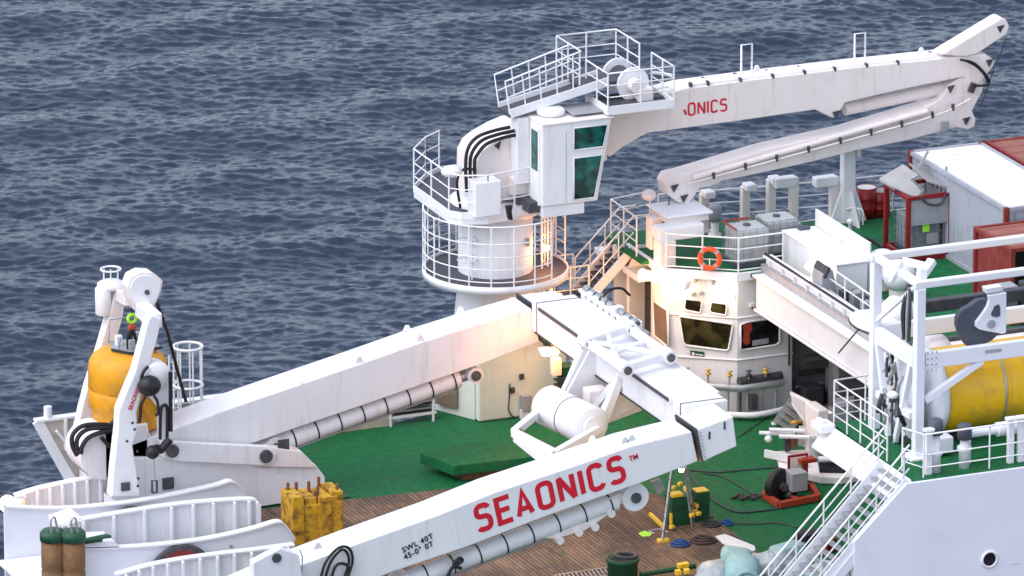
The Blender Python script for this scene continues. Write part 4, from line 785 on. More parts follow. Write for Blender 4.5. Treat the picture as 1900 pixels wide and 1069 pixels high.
# cabin
zc0 = (-4.587, 4.95, 6.751)[2]
A4, B4 = V(*(-4.59, 4.95, 9.212)), V(*(-2.392, 4.95, 9.24)); C4, D4 = V(*(-4.587, 4.95, 6.751)), V(*(-2.828, 4.95, 6.856))
zt, zb = A4.z, C4.z
x0, x1t, x1b = A4.x, B4.x, D4.x
CAB = MB().prism([(x0, 4.95, zb), (x1b, 4.95, zb), (x1t, 4.95, zt), (x0, 4.95, zt)], (0, 1.55, 0)).build('cabin', 'white', t, bevel=.04)
ym = 4.93; zz = lambda f_: zb+(zt-zb)*f_; xr = lambda f_: x1b+(x1t-x1b)*f_
gx = x0+(x1t-x0)*.45
for f0, f1 in ((.05, .56), (.66, .93)):
    MB().prism([(gx, ym+.025, zz(f0)), (xr(f0)-.13, ym+.025, zz(f0)), (xr(f1)-.12, ym+.025, zz(f1)), (gx, ym+.025, zz(f1))], (0, -.03, 0)).build('window', 'gteal', CAB)
    e_ = [V(gx, ym-.01, zz(f0)), V(xr(f0)-.13, ym-.01, zz(f0)), V(xr(f1)-.12, ym-.01, zz(f1)), V(gx, ym-.01, zz(f1))]; MB().tube(e_, .025, 4, closed=True).build('window_frame', 'white2', CAB)
for (y_, s_) in ((5.05, 1),):
    MB().prism([(xr(.05)+.01, 5.1, zz(.06)), (xr(.05)+.01, 6.4, zz(.06)), (xr(.93)+.01, 6.4, zz(.93)), (xr(.93)+.01, 5.1, zz(.93))], (.02, 0, 0)).build('front_window', 'gteal', CAB)
MB().bx(x0-.035, x0-.002, 5.1, 5.75, zz(.0), zz(.95)).build('door', 'white2', CAB, bevel=.01)
MB().bx(x0-.06, x0-.036, 5.2, 5.62, zz(.42), zz(.9)).build('door_window', 'gteal', CAB)
MB().box((x0-.2, 6.1, zz(.6)), (.4, .45, (zt-zb)*.82)).build('side_cabinet', 'white2', CAB, bevel=.03)
MB().prism([(x0-.02, 4.9, zt), (x1t+.05, 4.9, zt), (x1t+.05, 6.6, zt), (x0-.02, 6.6, zt)], (0, 0, .06)).build('roof', 'contw', CAB, bevel=.02)
MB().lathe((x0+.62, 5.75, zt+.07), [(0, 0), (.36, 0), (.42, .05), (.42, .14), (.34, .2), (0, .22)], n=32).build('roof_vent', 'white2', CAB)
MB().box((x0+1.55, 5.7, zt+.15), (.95, 1.05, .05), ry=0).build('roof_hatch', 'grey', CAB, bevel=.02)
MB().box((x1b-.5, 5.4, zb-.1), (.3, .3, .16)).build('red_lamp', 'red', CAB)
MB().bx(x0+.05, x1b-.4, 5.0, 6.6, zb-.35, zb-.01).build('cabin_base', 'white', CAB, bevel=.02)
MB().prism([(x0+.75, 4.95-.012, zz(.02)), (x0+.76, 4.95-.012, zz(.02)), (x0+.76, 4.95-.012, zz(.9)), (x0+.75, 4.95-.012, zz(.9))], (0, .011, 0)).build('door_seam', 'grey', CAB)
# speaker below the platform
q = V(*(-5.629, 4.9, 6.708)); MB().prism([q+V(-.1, 0, .22), q+V(.1, 0, .22), q+V(.06, 0, .05), q+V(.1, 0, -.22), q+V(-.02, 0, -.2), q+V(-.06, 0, 0)], (0, .15, 0)).build('horn', 'black', t)
# inclined walkway to the boom top
s0, s1 = V(*(-5.204, 5.9, 9.386)), V(*(-2.099, 5.9, 10.017)); wd_ = V(0, .8, 0)
MB().prism([s0, s1, s1+V(0, 0, -.12), s0+V(0, 0, -.12)], wd_).build('stair_deck', 'grate', t)
for o_ in (V(0, -.04, .02), V(0, .8, .02)): MB().beam(s0+o_, s1+o_, .05, .26).build('stringer', 'white2', t)
for o_ in (V(0, 0, 0), wd_):
    r_ = MB(); k1, k2 = s0+o_+V(-.15, 0, 1.0), s1+o_+V(-.85, 0, 1.02); r_.tube([s0+o_, k1, k2], .026, 7); r_.tube([lerp(s0+o_, k1, .5), lerp(s1+o_+V(-.85, 0, 0), k2, .5)], .022, 6); ro = r_.build('stair_railing', 'rail', t)
    for i in range(1, 5): f_ = i/4.5; MB().tube([lerp(s0+o_, s1+o_+V(-.85, 0, 0), f_), lerp(k1, k2, f_)], .022, 6).build('post', 'rail', ro)
# landings at the top
L1 = [V(*p) for p in [(-2.331, 7.492, 9.2), (-2.273, 6.595, 9.2), (-0.497, 6.713, 9.2), (-0.221, 7.727, 9.2), (-0.305, 8.521, 9.2)]]
L1 = [V(s1.x-.9, 5.9, s1.z), V(s1.x+1.0, 5.9, s1.z), V(s1.x+1.0, 7.6, s1.z), V(s1.x-.9, 7.6, s1.z)]
MB().prism([p-V(0, 0, .08) for p in L1], (0, 0, .08)).build('upper_landing', 'grate', t)
rails(t, [L1[0], L1[3], L1[2], L1[1]], (.3, .62, 1.05), step=1.0, sub=True)
zl = (-2.535, 4.9, 9.448)[2]
L2 = [(-2.535, 4.9, 9.481), (-0.442, 4.9, 9.246)]; xa, xb = L2[0][0], L2[1][0]
zl2 = (-2.221, 4.6, 9.232)[2]
L2 = [V(xa, 4.9, zl), V(xb, 4.9, zl), V(xb, 6.5, zl), V(xa, 6.5, zl)]
MB().prism([p-V(0, 0, .1) for p in L2], (0, 0, .1)).build('lower_landing', 'grate', t)
for a_, c_ in ((0, 1), (3, 0), (1, 2)): MB().beam(L2[a_], L2[c_], .04, .26).build('kick_plate', 'white2', t)
rails(t, [L2[3], L2[0], L2[1], L2[2]], (.4, .75, 1.12), step=1.0, sub=True)
# winch on the boom root
w0 = V(*(-1.331, 6.2, 9.886)); 
MB().cyl(w0+V(0, -.35, 0), w0+V(0, .75, 0), .3, n=28).build('hoist_drum', 'dark', t)
for y_ in (-.4, .7): MB().cyl(w0+V(0, y_, 0), w0+V(0, y_+.08, 0), .5, n=36).build('drum_flange', 'white2', t)
MB().box(w0+V(.25, -.6, -.3), (.5, .35, .5)).build('hoist_motor', 'cream', t, bevel=.06); MB().cyl(w0+V(0, -.75, 0), w0+V(0, -.42, 0), .22, n=20).build('gearbox', 'cream', t)
MB().box(w0+V(.5, -.2, -.45), (1.0, .9, .1)).build('winch_bed', 'dark', t)
MB().tube([w0+V(.9, .2, .1), w0+V(1.5, .2, -.05)], .05, 8).build('sheave_guard', 'white2', t)
gq = V(*(-0.376, 6.6, 9.43)); 
MB().tube([gq+V(0, 0, -.1), gq+V(0, 0, .0), gq+V(.5, 0, .0)], .03, 6).build('hoop_rail', 'rail', t)
# crane rest post on the upper deck
t = thing('boom_rest', 'tapered white post with a splayed foot holding up the folded crane jib', 'boom rest', (6.407, 7.319, 4.35))
q = V(*(6.378, 7.332, 4.35)); tq = V(*(6.137, 6.9, 7.011)); yy = q.y
MB().prism([(q.x-.22, yy-.12, UD), (q.x+.22, yy-.12, UD), (q.x+.17, yy-.12, tq.z-.3), (q.x+.24, yy-.12, tq.z), (q.x-.26, yy-.12, tq.z), (q.x-.2, yy-.12, tq.z-.3)], (0, .3, 0)).build('post', 'white2', t, bevel=.02)
for s_ in (-1, 1): MB().prism([(q.x+s_*.6, yy-.05, UD), (q.x+s_*.18, yy-.05, UD), (q.x+s_*.18, yy-.05, UD+1.15)], (0, .1, 0)).build('gusset', 'white2', t)
MB().prism([(q.x, yy-.7, UD), (q.x, yy-.121, UD), (q.x, yy-.121, UD+1.0)], (.08, 0, 0)).build('gusset', 'white2', t)
MB().bx(q.x+.2, q.x+.3, yy-.25, yy+.3, tq.z-.6, tq.z+.25).build('guide_cheek', 'white2', t, bevel=.02)
MB().bx(q.x-.3, q.x+.2, yy-.5, yy+.5, tq.z-.06, tq.z+.02).build('saddle', 'white2', t)
# ---------------------------------------------------------------- casing under the A-frame
t = thing('deck_casing', 'small white deckhouse with a dark door opening and grey box, below the far A-frame leg', 'deckhouse', (-5.5, 7, 0))
cx0, cx1, cy0 = -6.1, -3.3, 6.12
MB().prism([(cx0, cy0, .02), (cx1, cy0, .02), (cx1, cy0, 3.0), (cx0, cy0, 3.0)], (0, 1.7, 0)).build('wall', 'casing', t, bevel=.05)
MB().prism([(cx0-.75, 7.79, .02), (cx0-.02, cy0+.25, .02), (cx0-.02, cy0+.25, 2.6), (cx0-.75, 7.79, 2.6)], (.0, .1, 0)).build('wing_wall', 'casing', t)
MB().prism([(cx0-.75, 7.6, .25), (cx0-.35, 6.9, .25), (cx0-.35, 6.9, 2.1), (cx0-.75, 7.6, 2.1)], (-.03, -.02, 0)).build('door_opening', 'brownd', t, bevel=.02)
MB().box((-4.646, 6.0, 0.464), (.3, .2, .5)).build('electrical_box', 'grey', t, bevel=.02); MB().box((-4.715, 6.0, 0.106), (.22, .15, .35)).build('cable_box', 'white2', t)
MB().tube(arc([(-5.124, 6.09, 1.097), (-5.141, 6.09, 0.634), (-5.159, 6.09, 0.303), (-5.021, 6.09, 0.068), (-4.746, 6.09, -0.051)]), .02, 5).build('cable', 'dark', t)
for p in [(-4.75, 6.08, 1.269), (-5.043, 6.08, 0.89)]: MB().box(p, (.12, .1, .16)).build('socket', 'dark', t)
MB().box((-3.925, 6.0, 2.286), (.3, .2, .25)).build('valve', 'greenp', t, bevel=.03)
st = thing('access_steps', 'grey steps with green top beside the lit corner of the white deckhouse, under the A-frame', 'steps', (-3.889, 5.2, 1.157))
for i in range(5): MB().box(V(*(-3.785, 5.2, 1.144))+V(0, 0, -.15+i*.16), (.5, .5-.06*i, .04)).build('tread', 'dark', st)
MB().box(V(*(-3.786, 5.2, 1.442))+V(0, 0, .2), (.6, .5, .25)).build('landing', 'greenp', st)
lm = thing('deck_floodlight', 'lit floodlight shining onto the casing wall below the corner of the A-frame', 'lamp', (-4.406, 4.8, 2.335)); q = V(*(-4.406, 4.8, 2.401))
MB().box(q, (.55, .3, .12)).build('housing', 'white2', lm, bevel=.03); MB().box(q+V(0, 0, -.09), (.45, .22, .05)).build('diffuser', 'lampw', lm); MB().box(q+V(.2, 0, -.5), (.25, .25, .5)).build('bracket', 'casing', lm)
spot('deck_floodlight_light', q+V(.0, -.5, -.1), 30)
lm = thing('beam_lamp', 'lit lamp hanging below the corner where the far A-frame leg meets the crossbeam', 'lamp', (-6.391, 0.5, 3.932)); q = V(*(-6.467, 0.4, 4.003)); MB().box(q, (.3, .16, .1)).build('housing', 'white2', lm, bevel=.02); MB().box(q+V(0, -.05, -.07), (.24, .12, .04)).build('diffuser', 'lampw', lm)
spot('beam_lamp_light', q+V(.1, -.5, .15), 65)
spot('beam_lamp_light', q+V(-.7, -.45, -.1), 34)
lm = thing('stair_lamp', 'small lit lamp beside the ladder below the crane ring, lighting the pedestal', 'lamp', (-3.3, 6.7, 3.2)); MB().sph((-3.35, 6.6, 3.35), .09).build('bulb', 'lampw', lm); MB().box((-3.35, 6.6, 3.47), (.16, .16, .08)).build('housing', 'white2', lm)
spot('stair_lamp_light', (-3.6, 6.35, 3.5), 45)
lm = thing('ring_lamp', 'small lit lamp on the right side of the crane pedestal above the ring walkway', 'lamp', (-3.9, 6.2, 5.0)); MB().sph((-3.85, 6.35, 5.0), .07).build('bulb', 'lampw', lm); MB().box((-3.85, 6.35, 5.1), (.14, .14, .08)).build('housing', 'white2', lm)
spot('ring_lamp_light', (-3.9, 6.2, 5.1), 26)
lm = thing('leg_lamp', 'lit lamp under the far end of the near A-frame leg above the stepladder', 'lamp', (-6.3, -8.9, 3.2)); MB().sph((-6.3, -8.8, 3.2), .08).build('bulb', 'lampw', lm); MB().box((-6.3, -8.8, 3.31), (.2, .2, .1)).build('housing', 'white2', lm)
spot('leg_lamp_light', (-6.3, -8.6, 2.9), 60, (1, .55, .1))

# ---------------------------------------------------------------- control house
t = CH = thing('control_house', 'white polygonal deck control house with dark olive windows and a red-orange shape behind one pane', 'deckhouse', (1.2, 5.2, 0))
P0, P1, P2, P3 = V(-.5, 7.6, 0), V(-.5, 5.1, 0), V(1.2, 3.9, 0), V(3.0, 3.9, 0)
H = UD-.14
MB().prism([P1, P2, P3, V(3.0, 7.7, 0), V(.3, 7.7, 0), V(.3, 6.35, 0), V(-.5, 6.35, 0)], (0, 0, H)).build('wall', 'white', t, bevel=.03)
rim = [V(-.62, 7.8, 0), V(-.62, 5.03, 0), V(1.16, 3.77, 0), V(3.05, 3.77, 0)]
b = MB()
for a_, c_ in zip(rim, rim[1:]): b.beam(a_+V(0, 0, UD-.08), c_+V(0, 0, UD-.08), .1, .26)
b.build('roof_rim', 'white2', t, bevel=.02)
NA = V(-.577, -.817, 0); NL = V(-1, 0, 0); NN = V(0, -1, 0)
def pane(pts, nrm, nm='window', fr=.035, mt='glass'):
    pts = [V(*p)+nrm*.03 for p in pts]; w = MB(); w.prism(pts, nrm*-.028); wo_ = w.build(nm, mt, t)
    f_ = MB(); f_.tube([p+nrm*.012 for p in pts], fr, 5, closed=True); f_.build('window_frame', 'white2', wo_); return wo_
pane([(-0.199, 4.887, 2.929), (1.066, 3.995, 2.801), (1.093, 3.976, 2.703), (1.005, 4.037, 2.015), (0.94, 4.084, 1.96), (-0.049, 4.782, 2.044), (-0.115, 4.829, 2.139)], NA)
pane([(-0.057, 4.787, 3.472), (0.299, 4.536, 3.451), (0.339, 4.508, 3.388), (0.314, 4.525, 3.104), (0.262, 4.562, 3.067), (-0.042, 4.776, 3.125), (-0.095, 4.814, 3.204)], NA, fr=.03)
pane([(0.575, 4.341, 3.424), (0.904, 4.109, 3.401), (0.944, 4.081, 3.338), (0.932, 4.089, 3.088), (0.88, 4.126, 3.051), (0.577, 4.34, 3.092), (0.524, 4.377, 3.171)], NA, fr=.03)
pr = pane([(1.284, 3.9, 2.768), (1.492, 3.9, 2.825), (2.31, 3.9, 2.841), (2.557, 3.9, 2.611), (2.562, 3.9, 2.078), (2.424, 3.9, 1.995), (1.291, 3.9, 1.987)], NN, mt='gdark')
MB().prism([(1.353, 3.862, 2.737), (1.526, 3.862, 2.832), (1.631, 3.862, 2.769), (1.668, 3.862, 2.566), (1.565, 3.862, 2.446), (1.602, 3.862, 2.175), (1.464, 3.862, 2.109), (1.358, 3.862, 2.239), (1.39, 3.862, 2.5)], (0, -.004, 0)).build('orange_suit', 'orange', pr)
MB().prism([(1.672, 3.864, 2.232), (2.195, 3.864, 2.25), (2.197, 3.864, 2.084), (1.674, 3.864, 2.066)], (0, -.003, 0)).build('papers', 'grey', pr)
pane([(-0.5, 6.044, 3.098), (-0.5, 5.03, 3.091), (-0.5, 4.938, 2.055), (-0.5, 5.131, 1.981), (-0.5, 5.991, 2.046)], NL, nm='side_window', mt='brownd')
for z_ in ((1.241, 3.9, 1.677)[2], (1.23, 3.9, 2.974)[2]): MB().tube([V(-.5, 5.1, z_)+NA*.02, V(1.2, 3.9, z_)+NA*.02, V(3.0, 3.88, z_)], .03, 5).build('ledge', 'white2', t)
MB().prism([(0.057, 4.707, 1.887), (0.4, 4.464, 1.865), (0.401, 4.464, 1.715), (0.058, 4.706, 1.737)], NA*.02).build('sign_plate', 'greenp', t)
MB().prism([V(*p)+NA*.021 for p in [(0.097, 4.678, 1.84), (0.163, 4.632, 1.829), (0.164, 4.632, 1.746), (0.098, 4.678, 1.757)]], NA*.01).build('sign_mark', 'white2', t)
MB().prism([V(*p)+NA*.021 for p in [(0.19, 4.613, 1.798), (0.374, 4.483, 1.78), (0.375, 4.483, 1.747), (0.19, 4.613, 1.765)]], NA*.01).build('sign_mark', 'white2', t)
# lamps on the house
def tube_lamp(label, a, c, mt='lampf', e=0, off=V(-.1, -.3, -.2), w=.16, col=(1, .42, .14)):
    a, c = V(*a), V(*c); L_ = thing('bulkhead_lamp', label, 'lamp', (a+c)/2, 'lamps on the control house'); MB().beam(a, c, w, w*.9).build('diffuser', mt, L_, bevel=.03)
    d_ = (c-a).normalized()*.06; MB().beam(a-d_, a, w*1.2, w*1.1).build('end_cap', 'white2', L_); MB().beam(c, c+d_, w*1.2, w*1.1).build('end_cap', 'white2', L_)
    if e: spot('lamp_light', (a+c)/2+off, e, col)
tube_lamp('long lit tube lamp above the two small windows of the control house', V(*(0.481, 4.1, 3.736)), V(*(1.016, 3.75, 3.706)), e=6, off=V(-.5, -.7, -.3), col=(1, .75, .45))
tube_lamp('very bright lit lamp under the railing at the front corner of the control house', V(*(-1.136, 5.6, 4.133)), V(*(-0.472, 4.95, 4.006)), 'lampw', e=38, off=V(-1.0, -.4, -.25), w=.24)
tube_lamp('short bright lamp next to the very bright one, just left of the two small windows', V(*(-0.39, 4.75, 4.152)), V(*(-0.194, 4.45, 4.016)), 'lampw', e=8, off=V(-.6, -.7, -.3), w=.24)
for p in [(0.14, 4.648, 3.637), (0.324, 4.518, 3.685), (0.624, 4.306, 4.024), (0.164, 4.631, 4.053)]: MB().cyl(V(*p), V(*p)+NA*.14, .06, n=12).build('speaker', 'grey', t)
MB().tube([V(*p)+NN*.05 for p in [(1.812, 3.9, 3.897), (1.816, 3.9, 3.465), (1.887, 3.9, 3.341), (1.973, 3.9, 3.413), (1.885, 3.9, 3.523)]], .02, 6).build('pipe', 'grey', t)
MB().box(V(*(1.655, 3.85, 3.334)), (.16, .1, .1)).build('alarm_box', 'white2', t); MB().sph(V(*(1.647, 3.83, 3.258)), .05, n=8).build('alarm_lamp', 'red', t)
MB().tube([(2.846, 3.85, 2.756), (2.862, 3.85, 1.321)], .03, 6).build('gutter_pipe', 'dark', t); 
# pipework and bumper rail round its foot
pw = thing('foot_pipework', 'grey pipes and valves wrapped round the foot of the control house above the green deck', 'pipework', (1.2, 3.4, 0))
o1 = [P1+NA*.35+V(0, 0, .95), P2+V(-.1, -.45, .95), P2+V(1.3, -.4, .95)]
MB().tube(o1, .12, 10).build('pipe', 'steel', pw); MB().tube([p+V(0, 0, .16)-V(0, -.1, 0) for p in o1[1:]], .15, 10).build('pipe', 'dark', pw)
o2 = [P1+NA*.5+V(0, 0, .18), P2+V(-.25, -.55, .18), P2+V(.6, -.75, .18), P2+V(1.9, -.4, .18)]
MB().tube(arc(o2), .09, 10).build('bumper_rail', 'white2', pw)
for i in range(7):
    p = lerp(o1[0], o1[1], i/6); MB().tube([V(p.x, p.y, .0), p], .05, 7).build('stanchion', 'grey' if i % 2 else 'dark', pw)
for i in range(3): p = lerp(o1[1], o1[2], (i+.5)/3); MB().tube([V(p.x, p.y, .0), p], .05, 7).build('stanchion', 'grey', pw)
for i, mt_ in enumerate(('red', 'grey', 'yseam', 'yseam', 'dark', 'yseam')):
    p = lerp(o1[0], o1[1], i/3.5) if i < 4 else lerp(o1[1], o1[2], (i-3.5)/2.5); q = p+V(0, 0, .35)
    MB().lathe(q, [(0, 0), (.08, 0), (.1, .04), (.04, .07), (.03, .14), (.1, .15), (0, .17)], n=12).build('valve', mt_, pw); MB().tube([p, q], .03, 6).build('valve_stem', 'grey', pw)
MB().box(P2+V(.3, -.5, .5), (.25, .2, .45)).build('valve_block', 'dark', pw, bevel=.03)
# porch left of the house
t = thing('porch', 'white framed dark doorway alcove under the stair landing, left of the control house', 'porch', (-.3, 7.2, 0))
MB().bx(.0, .25, 6.36, 9.5, 0, 3.6).build('dark_doorway', 'dark', t); MB().bx(-.08, -.01, 6.4, 7.3, .1, 3.2).build('door', 'brownd', t, bevel=.02)
MB().bx(-.9, .25, 6.36, 9.6, 3.61, 3.8).build('lintel', 'white2', t, bevel=.02); MB().tube([(-.75, 7.4, 0), (-.75, 7.4, 3.6)], .06, 8).build('post', 'white2', t); MB().tube([(-.7, 9.5, 0), (-.7, 9.5, 3.6)], .05, 8).build('post', 'white2', t)

# ---------------------------------------------------------------- stairs between crane and house
t = thing('crane_stairs', 'white sloping stairs with double handrails between the crane ring and the control house roof', 'stairs', (-2, 8, 3))
a0, a1 = V(-.55, 7.9, UD-.05), V(-2.0, 7.9, 2.9)
for y_ in (7.5, 8.5):
    a, c = V(a0.x, y_, a0.z), V(a1.x, y_, a1.z); MB().beam(a, c, .06, .28).build('stringer', 'white2', t)
    r_ = MB(); r_.tube([c, c+V(0, 0, 1.0), a+V(0, 0, 1.0), a+V(.5, 0, 1.0)], .028, 7); r_.tube([c+V(0, 0, .5), a+V(0, 0, .5)], .022, 6); ro = r_.build('railing', 'rail', t)
    for i in range(1, 4): p = lerp(a, c, i/3); MB().tube([p, p+V(0, 0, 1.0)], .024, 6).build('post', 'rail', ro)
for i in range(9): p = lerp(a0, a1, (i+.5)/9); MB().box((p.x, 8.0, p.z-.02), (.24, .94, .04)).build('tread', 'grate', t)
MB().bx(-3.2, -2.0, 7.4, 8.7, 2.8, 2.88).build('landing', 'grate', t)
rails(t, [V(-2.0, 7.45, 2.88), V(-3.2, 7.45, 2.88), V(-3.2, 8.65, 2.88), V(-2.0, 8.65, 2.88)], (.4, .75, 1.1), step=.6, sub=True)
b0, b1 = V(-3.1, 7.6, 2.9), V(-3.35, 7.6, ZR)
for y_ in (7.5, 8.3): MB().tube([(-3.25, y_, 2.5), (-3.1, y_, ZR+1.9)], .035, 7).build('ladder_stile', 'rail', t)
for i in range(10): MB().tube([(-3.2+i*.01, 7.5, 3.0+i*.3), (-3.2+i*.01, 8.3, 3.0+i*.3)], .02, 5).build('rung', 'rail', t)
MB().bx(-2.1, -2.02, 7.5, 8.6, 0, 2.8).build('support_plate', 'cream', t)
MB().tube([(-3.1, 7.5, 0), (-3.1, 7.5, 2.8)], .06, 8).build('support_post', 'white2', t); MB().tube([(-2.1, 7.4, 0), (-3.1, 7.4, 2.8)], .05, 8).build('support_brace', 'white2', t)
MB().prism([(-0.818, 7.3, 3.743), (-0.473, 7.3, 4.453), (-0.036, 7.3, 4.4), (0.491, 7.3, 3.92), (0.317, 7.3, 3.657)], (0, .06, 0)).build('wind_plate', 'cream', t)

# ---------------------------------------------------------------- on the control house roof
railing('white railing along the front edge of the control house roof, carrying the orange lifebuoy', [V(-.58, 5.9, UD), V(-.58, 5.05, UD), V(1.17, 3.8, UD), V(2.6, 3.8, UD)], (.12, .4, .76, 1.1), step=1.05)
railing('white railing at the left end of the control house roof, above the stair head', [V(.6, 8.9, UD), V(-.8, 8.6, UD), V(-.85, 6.6, UD)], (.45, .8, 1.2), step=1.1)
struct(MB().prism([(-.9, 6.1, UD-.01), (-.4, 6.1, UD-.01), (-.4, 9.2, UD-.01), (-.9, 9.0, UD-.01)], (0, 0, -.1)).build('stair_landing', 'green'))
struct(MB().bx(-.38, 4, 7.91, 9.0, UD-.11, UD-.01).build('roof_extension', 'green'))
lb = thing('lifebuoy', 'orange lifebuoy hung on the control house roof railing', 'lifebuoy', (0.448, 4.2, 4.835)); q = V(*(0.471, 4.25, 4.819))+NA*.1
MB().torus(q, .29, .075, NA, 40, 12).build('ring', 'lifer', lb)
for k_ in range(4): a_ = math.pi/4+k_*math.pi/2; MB().torus(q, .29, .08, NA, 6, 12, a0=a_-.13, a1=a_+.13).build('band', 'canvas', lb)
MB().tube([q+V(0, 0, -.35), q+V(0, 0, .0)], .02, 5).build('holder', 'rail', lb)
t = thing('roof_console', 'white console with a flat canopy and brownish pedestal on the control house roof', 'console', (-0.484, 5.317, 4.35)); q = V(*(-0.469, 5.31, 4.35))
MB().box(q+V(0, .1, .4), (.5, .5, .8)).build('pedestal', 'cream', t, bevel=.02); MB().box(q+V(.5, .25, .98), (1.45, .55, .42)).build('console_box', 'white2', t, bevel=.05)
MB().box(q+V(.85, .95, 1.42), (1.5, 1.5, .07)).build('canopy', 'hullp', t, bevel=.02); MB().box(q+V(.85, .95, 1.28), (1.3, 1.3, .2)).build('canopy_frame', 'cream', t)
MB().box(q+V(.1, 1.1, .75), (.4, .4, 1.0)).build('cabinet', 'cream', t, bevel=.05)
MB().sph(q+V(.2, 1.7, 1.7), .22, (1, 1, .8)).build('lamp_head', 'cream', t); MB().box(q+V(-.1, .5, 1.0), (.3, .3, .3)).build('lamp_head', 'white2', t, bevel=.05)
def ibc(label, o, rz=0, plast='plastic', w=1.1, d=1.0, h=1.0, base='slate', group='white liquid tanks'):
    t = thing('liquid_tank', label, 'tank', o, group); o = V(*o)
    MB().box(o+V(0, 0, .07), (w, d, .13)).build('pallet', base, t, bevel=.01); MB().box(o+V(0, 0, .14+h/2), (w-.06, d-.06, h)).build('bottle', plast, t, bevel=.07)
    MB().cyl(o+V(0, 0, h+.12), o+V(0, 0, h+.19), .11, n=16).build('lid', 'slate', t)
    b = MB()
    for i in range(6):
        x = -w/2+w*i/5
        for s_ in (-1, 1): b.tube([o+V(x, s_*d/2, .14), o+V(x, s_*d/2, h+.15)], .011, 4)
        y = -d/2+d*i/5
        for s_ in (-1, 1): b.tube([o+V(s_*w/2, y, .14), o+V(s_*w/2, y, h+.15)], .011, 4)
    for k_ in range(5):
        z = .18+h*.98*k_/4; b.tube([o+V(-w/2, -d/2, z), o+V(w/2, -d/2, z), o+V(w/2, d/2, z), o+V(-w/2, d/2, z)], .011, 4, closed=True)
    b.build('cage', 'grey', t); MB().box(o+V(.18, -d/2-.02, .45), (.38, .02, .34)).build('label_plate', 'canvas', t); return t
ibc('white caged liquid tank with an orange-edged top beside the lifebuoy', (1.88, 4.78, 4.35)); q = V(*(1.88, 4.78, 4.35)); 
tag(MB().tube([q+V(-.55, -.48, 1.2), q+V(-.55, .5, 1.2), q+V(.3, .5, 1.2)], .03, 6).build('orange_sling', 'orange'), 'orange sling lying along the top edges of the left caged tank', 'sling')
ibc('white caged liquid tank between the other one and the long white locker', (3.068, 5.274, 4.35))
def gooseneck(label, base, h, w=.5, box=False):
    t = thing('vent_post', label, 'vent', base, 'white vent posts along the far rail'); q = V(*base)
    MB().box(q+V(0, 0, h/2), (.26, .24, h)).build('duct', 'cream', t, bevel=.03)
    if box: MB().box(q+V(-.32, -.05, h-.1), (.72, .34, .3)).build('hood', 'white2', t, bevel=.04)
    else: MB().box(q+V(.08, -.12, h), (.34, .42, .22)).build('hood', 'white2', t, bevel=.05)
    MB().box(q+V(0, 0, .03), (.4, .36, .06)).build('flange', 'cream', t)
gooseneck('short white vent post hidden partly by the jib tip, leftmost of the vents', (2.0, 8.1, UD), 1.2)
gooseneck('white vent post directly behind the left caged tank', (3.3, 8.0, UD), 1.3)
gooseneck('white vent post behind the right caged tank, without a wide hood', (4.1, 7.9, UD), 1.45)
gooseneck('tall white vent post with a wide box hood, behind the white locker', (4.75, 7.7, UD), 1.5, box=True)
gooseneck('white vent post with a wide box hood, just left of the boom rest', (6.1, 7.75, UD), 1.35, box=True)
t = thing('round_vent', 'dark grey mushroom vent on a white stem behind the lifebuoy', 'vent', (2.143, 7.626, 4.35)); q = V(*(2.143, 7.626, 4.35))
MB().lathe(q, [(.2, 0), (.2, .06), (.12, .07), (.12, .45), (0, .45)], n=20).build('stem', 'cream', t); MB().lathe(q, [(0, .45), (.16, .46), (.2, .6), (.2, .88), (.17, .95), (0, .97)], n=24).build('hood', 'grey', t)
railing('long white railing along the far side, behind the vent posts and red drums', [V(0.8, 8.75, UD), V(3.4, 8.35, UD), V(6.5, 8.0, UD), V(9.8, 7.8, UD)], (.35, .72, 1.12), step=1.5)
# locker with screens
q = V(*(2.767, 4.17, 4.35)); t = thing('deck_locker', 'long white locker on the upper deck beside the caged tanks', 'locker', q)
MB().bx(q.x, q.x+1.0, q.y-3.7, q.y, UD+.01, UD+1.0).build('body', 'white', t, bevel=.02); MB().bx(q.x-.04, q.x+1.04, q.y-3.74, q.y+.04, UD+1.002, UD+1.06).build('lid', 'white2', t, bevel=.02)
MB().bx(q.x+1.08, q.x+1.16, q.y-1.7, q.y+.1, UD, UD+1.55).build('screen', 'white2', t, bevel=.02); MB().bx(q.x+1.08, q.x+1.16, q.y-3.6, q.y-1.74, UD, UD+1.55).build('screen', 'white2', t, bevel=.02)
MB().box((q.x+.6, q.y-.15, UD+1.1), (.35, .25, .1)).build('rope_heap', 'slate', t, bevel=.03); 
t = thing('deck_console', 'grey slanted control console standing on the girder edge beside the glowing lamp', 'console', (3.021, 1.803, 4.35)); c_ = V(2.35, (2.35, 0.016, 4.78)[1], UD)
MB().prism([c_+V(-.3, 0, 0), c_+V(.3, 0, 0), c_+V(.1, 0, 1.05), c_+V(-.25, 0, .95)], (0, .7, 0)).build('cabinet', 'grey', t, bevel=.03); MB().box(c_+V(-.12, .35, 1.0), (.1, .8, .35), ry=.5).build('panel', 'dark', t, bevel=.02)
for i in range(9): MB().box(c_+V(.25+.3*(i % 2), -.45-.36*i, .3), (.26, .3, .5+.16*(i % 3))).build('module', ['dark', 'grey', 'steel'][i % 3], t, bevel=.02)
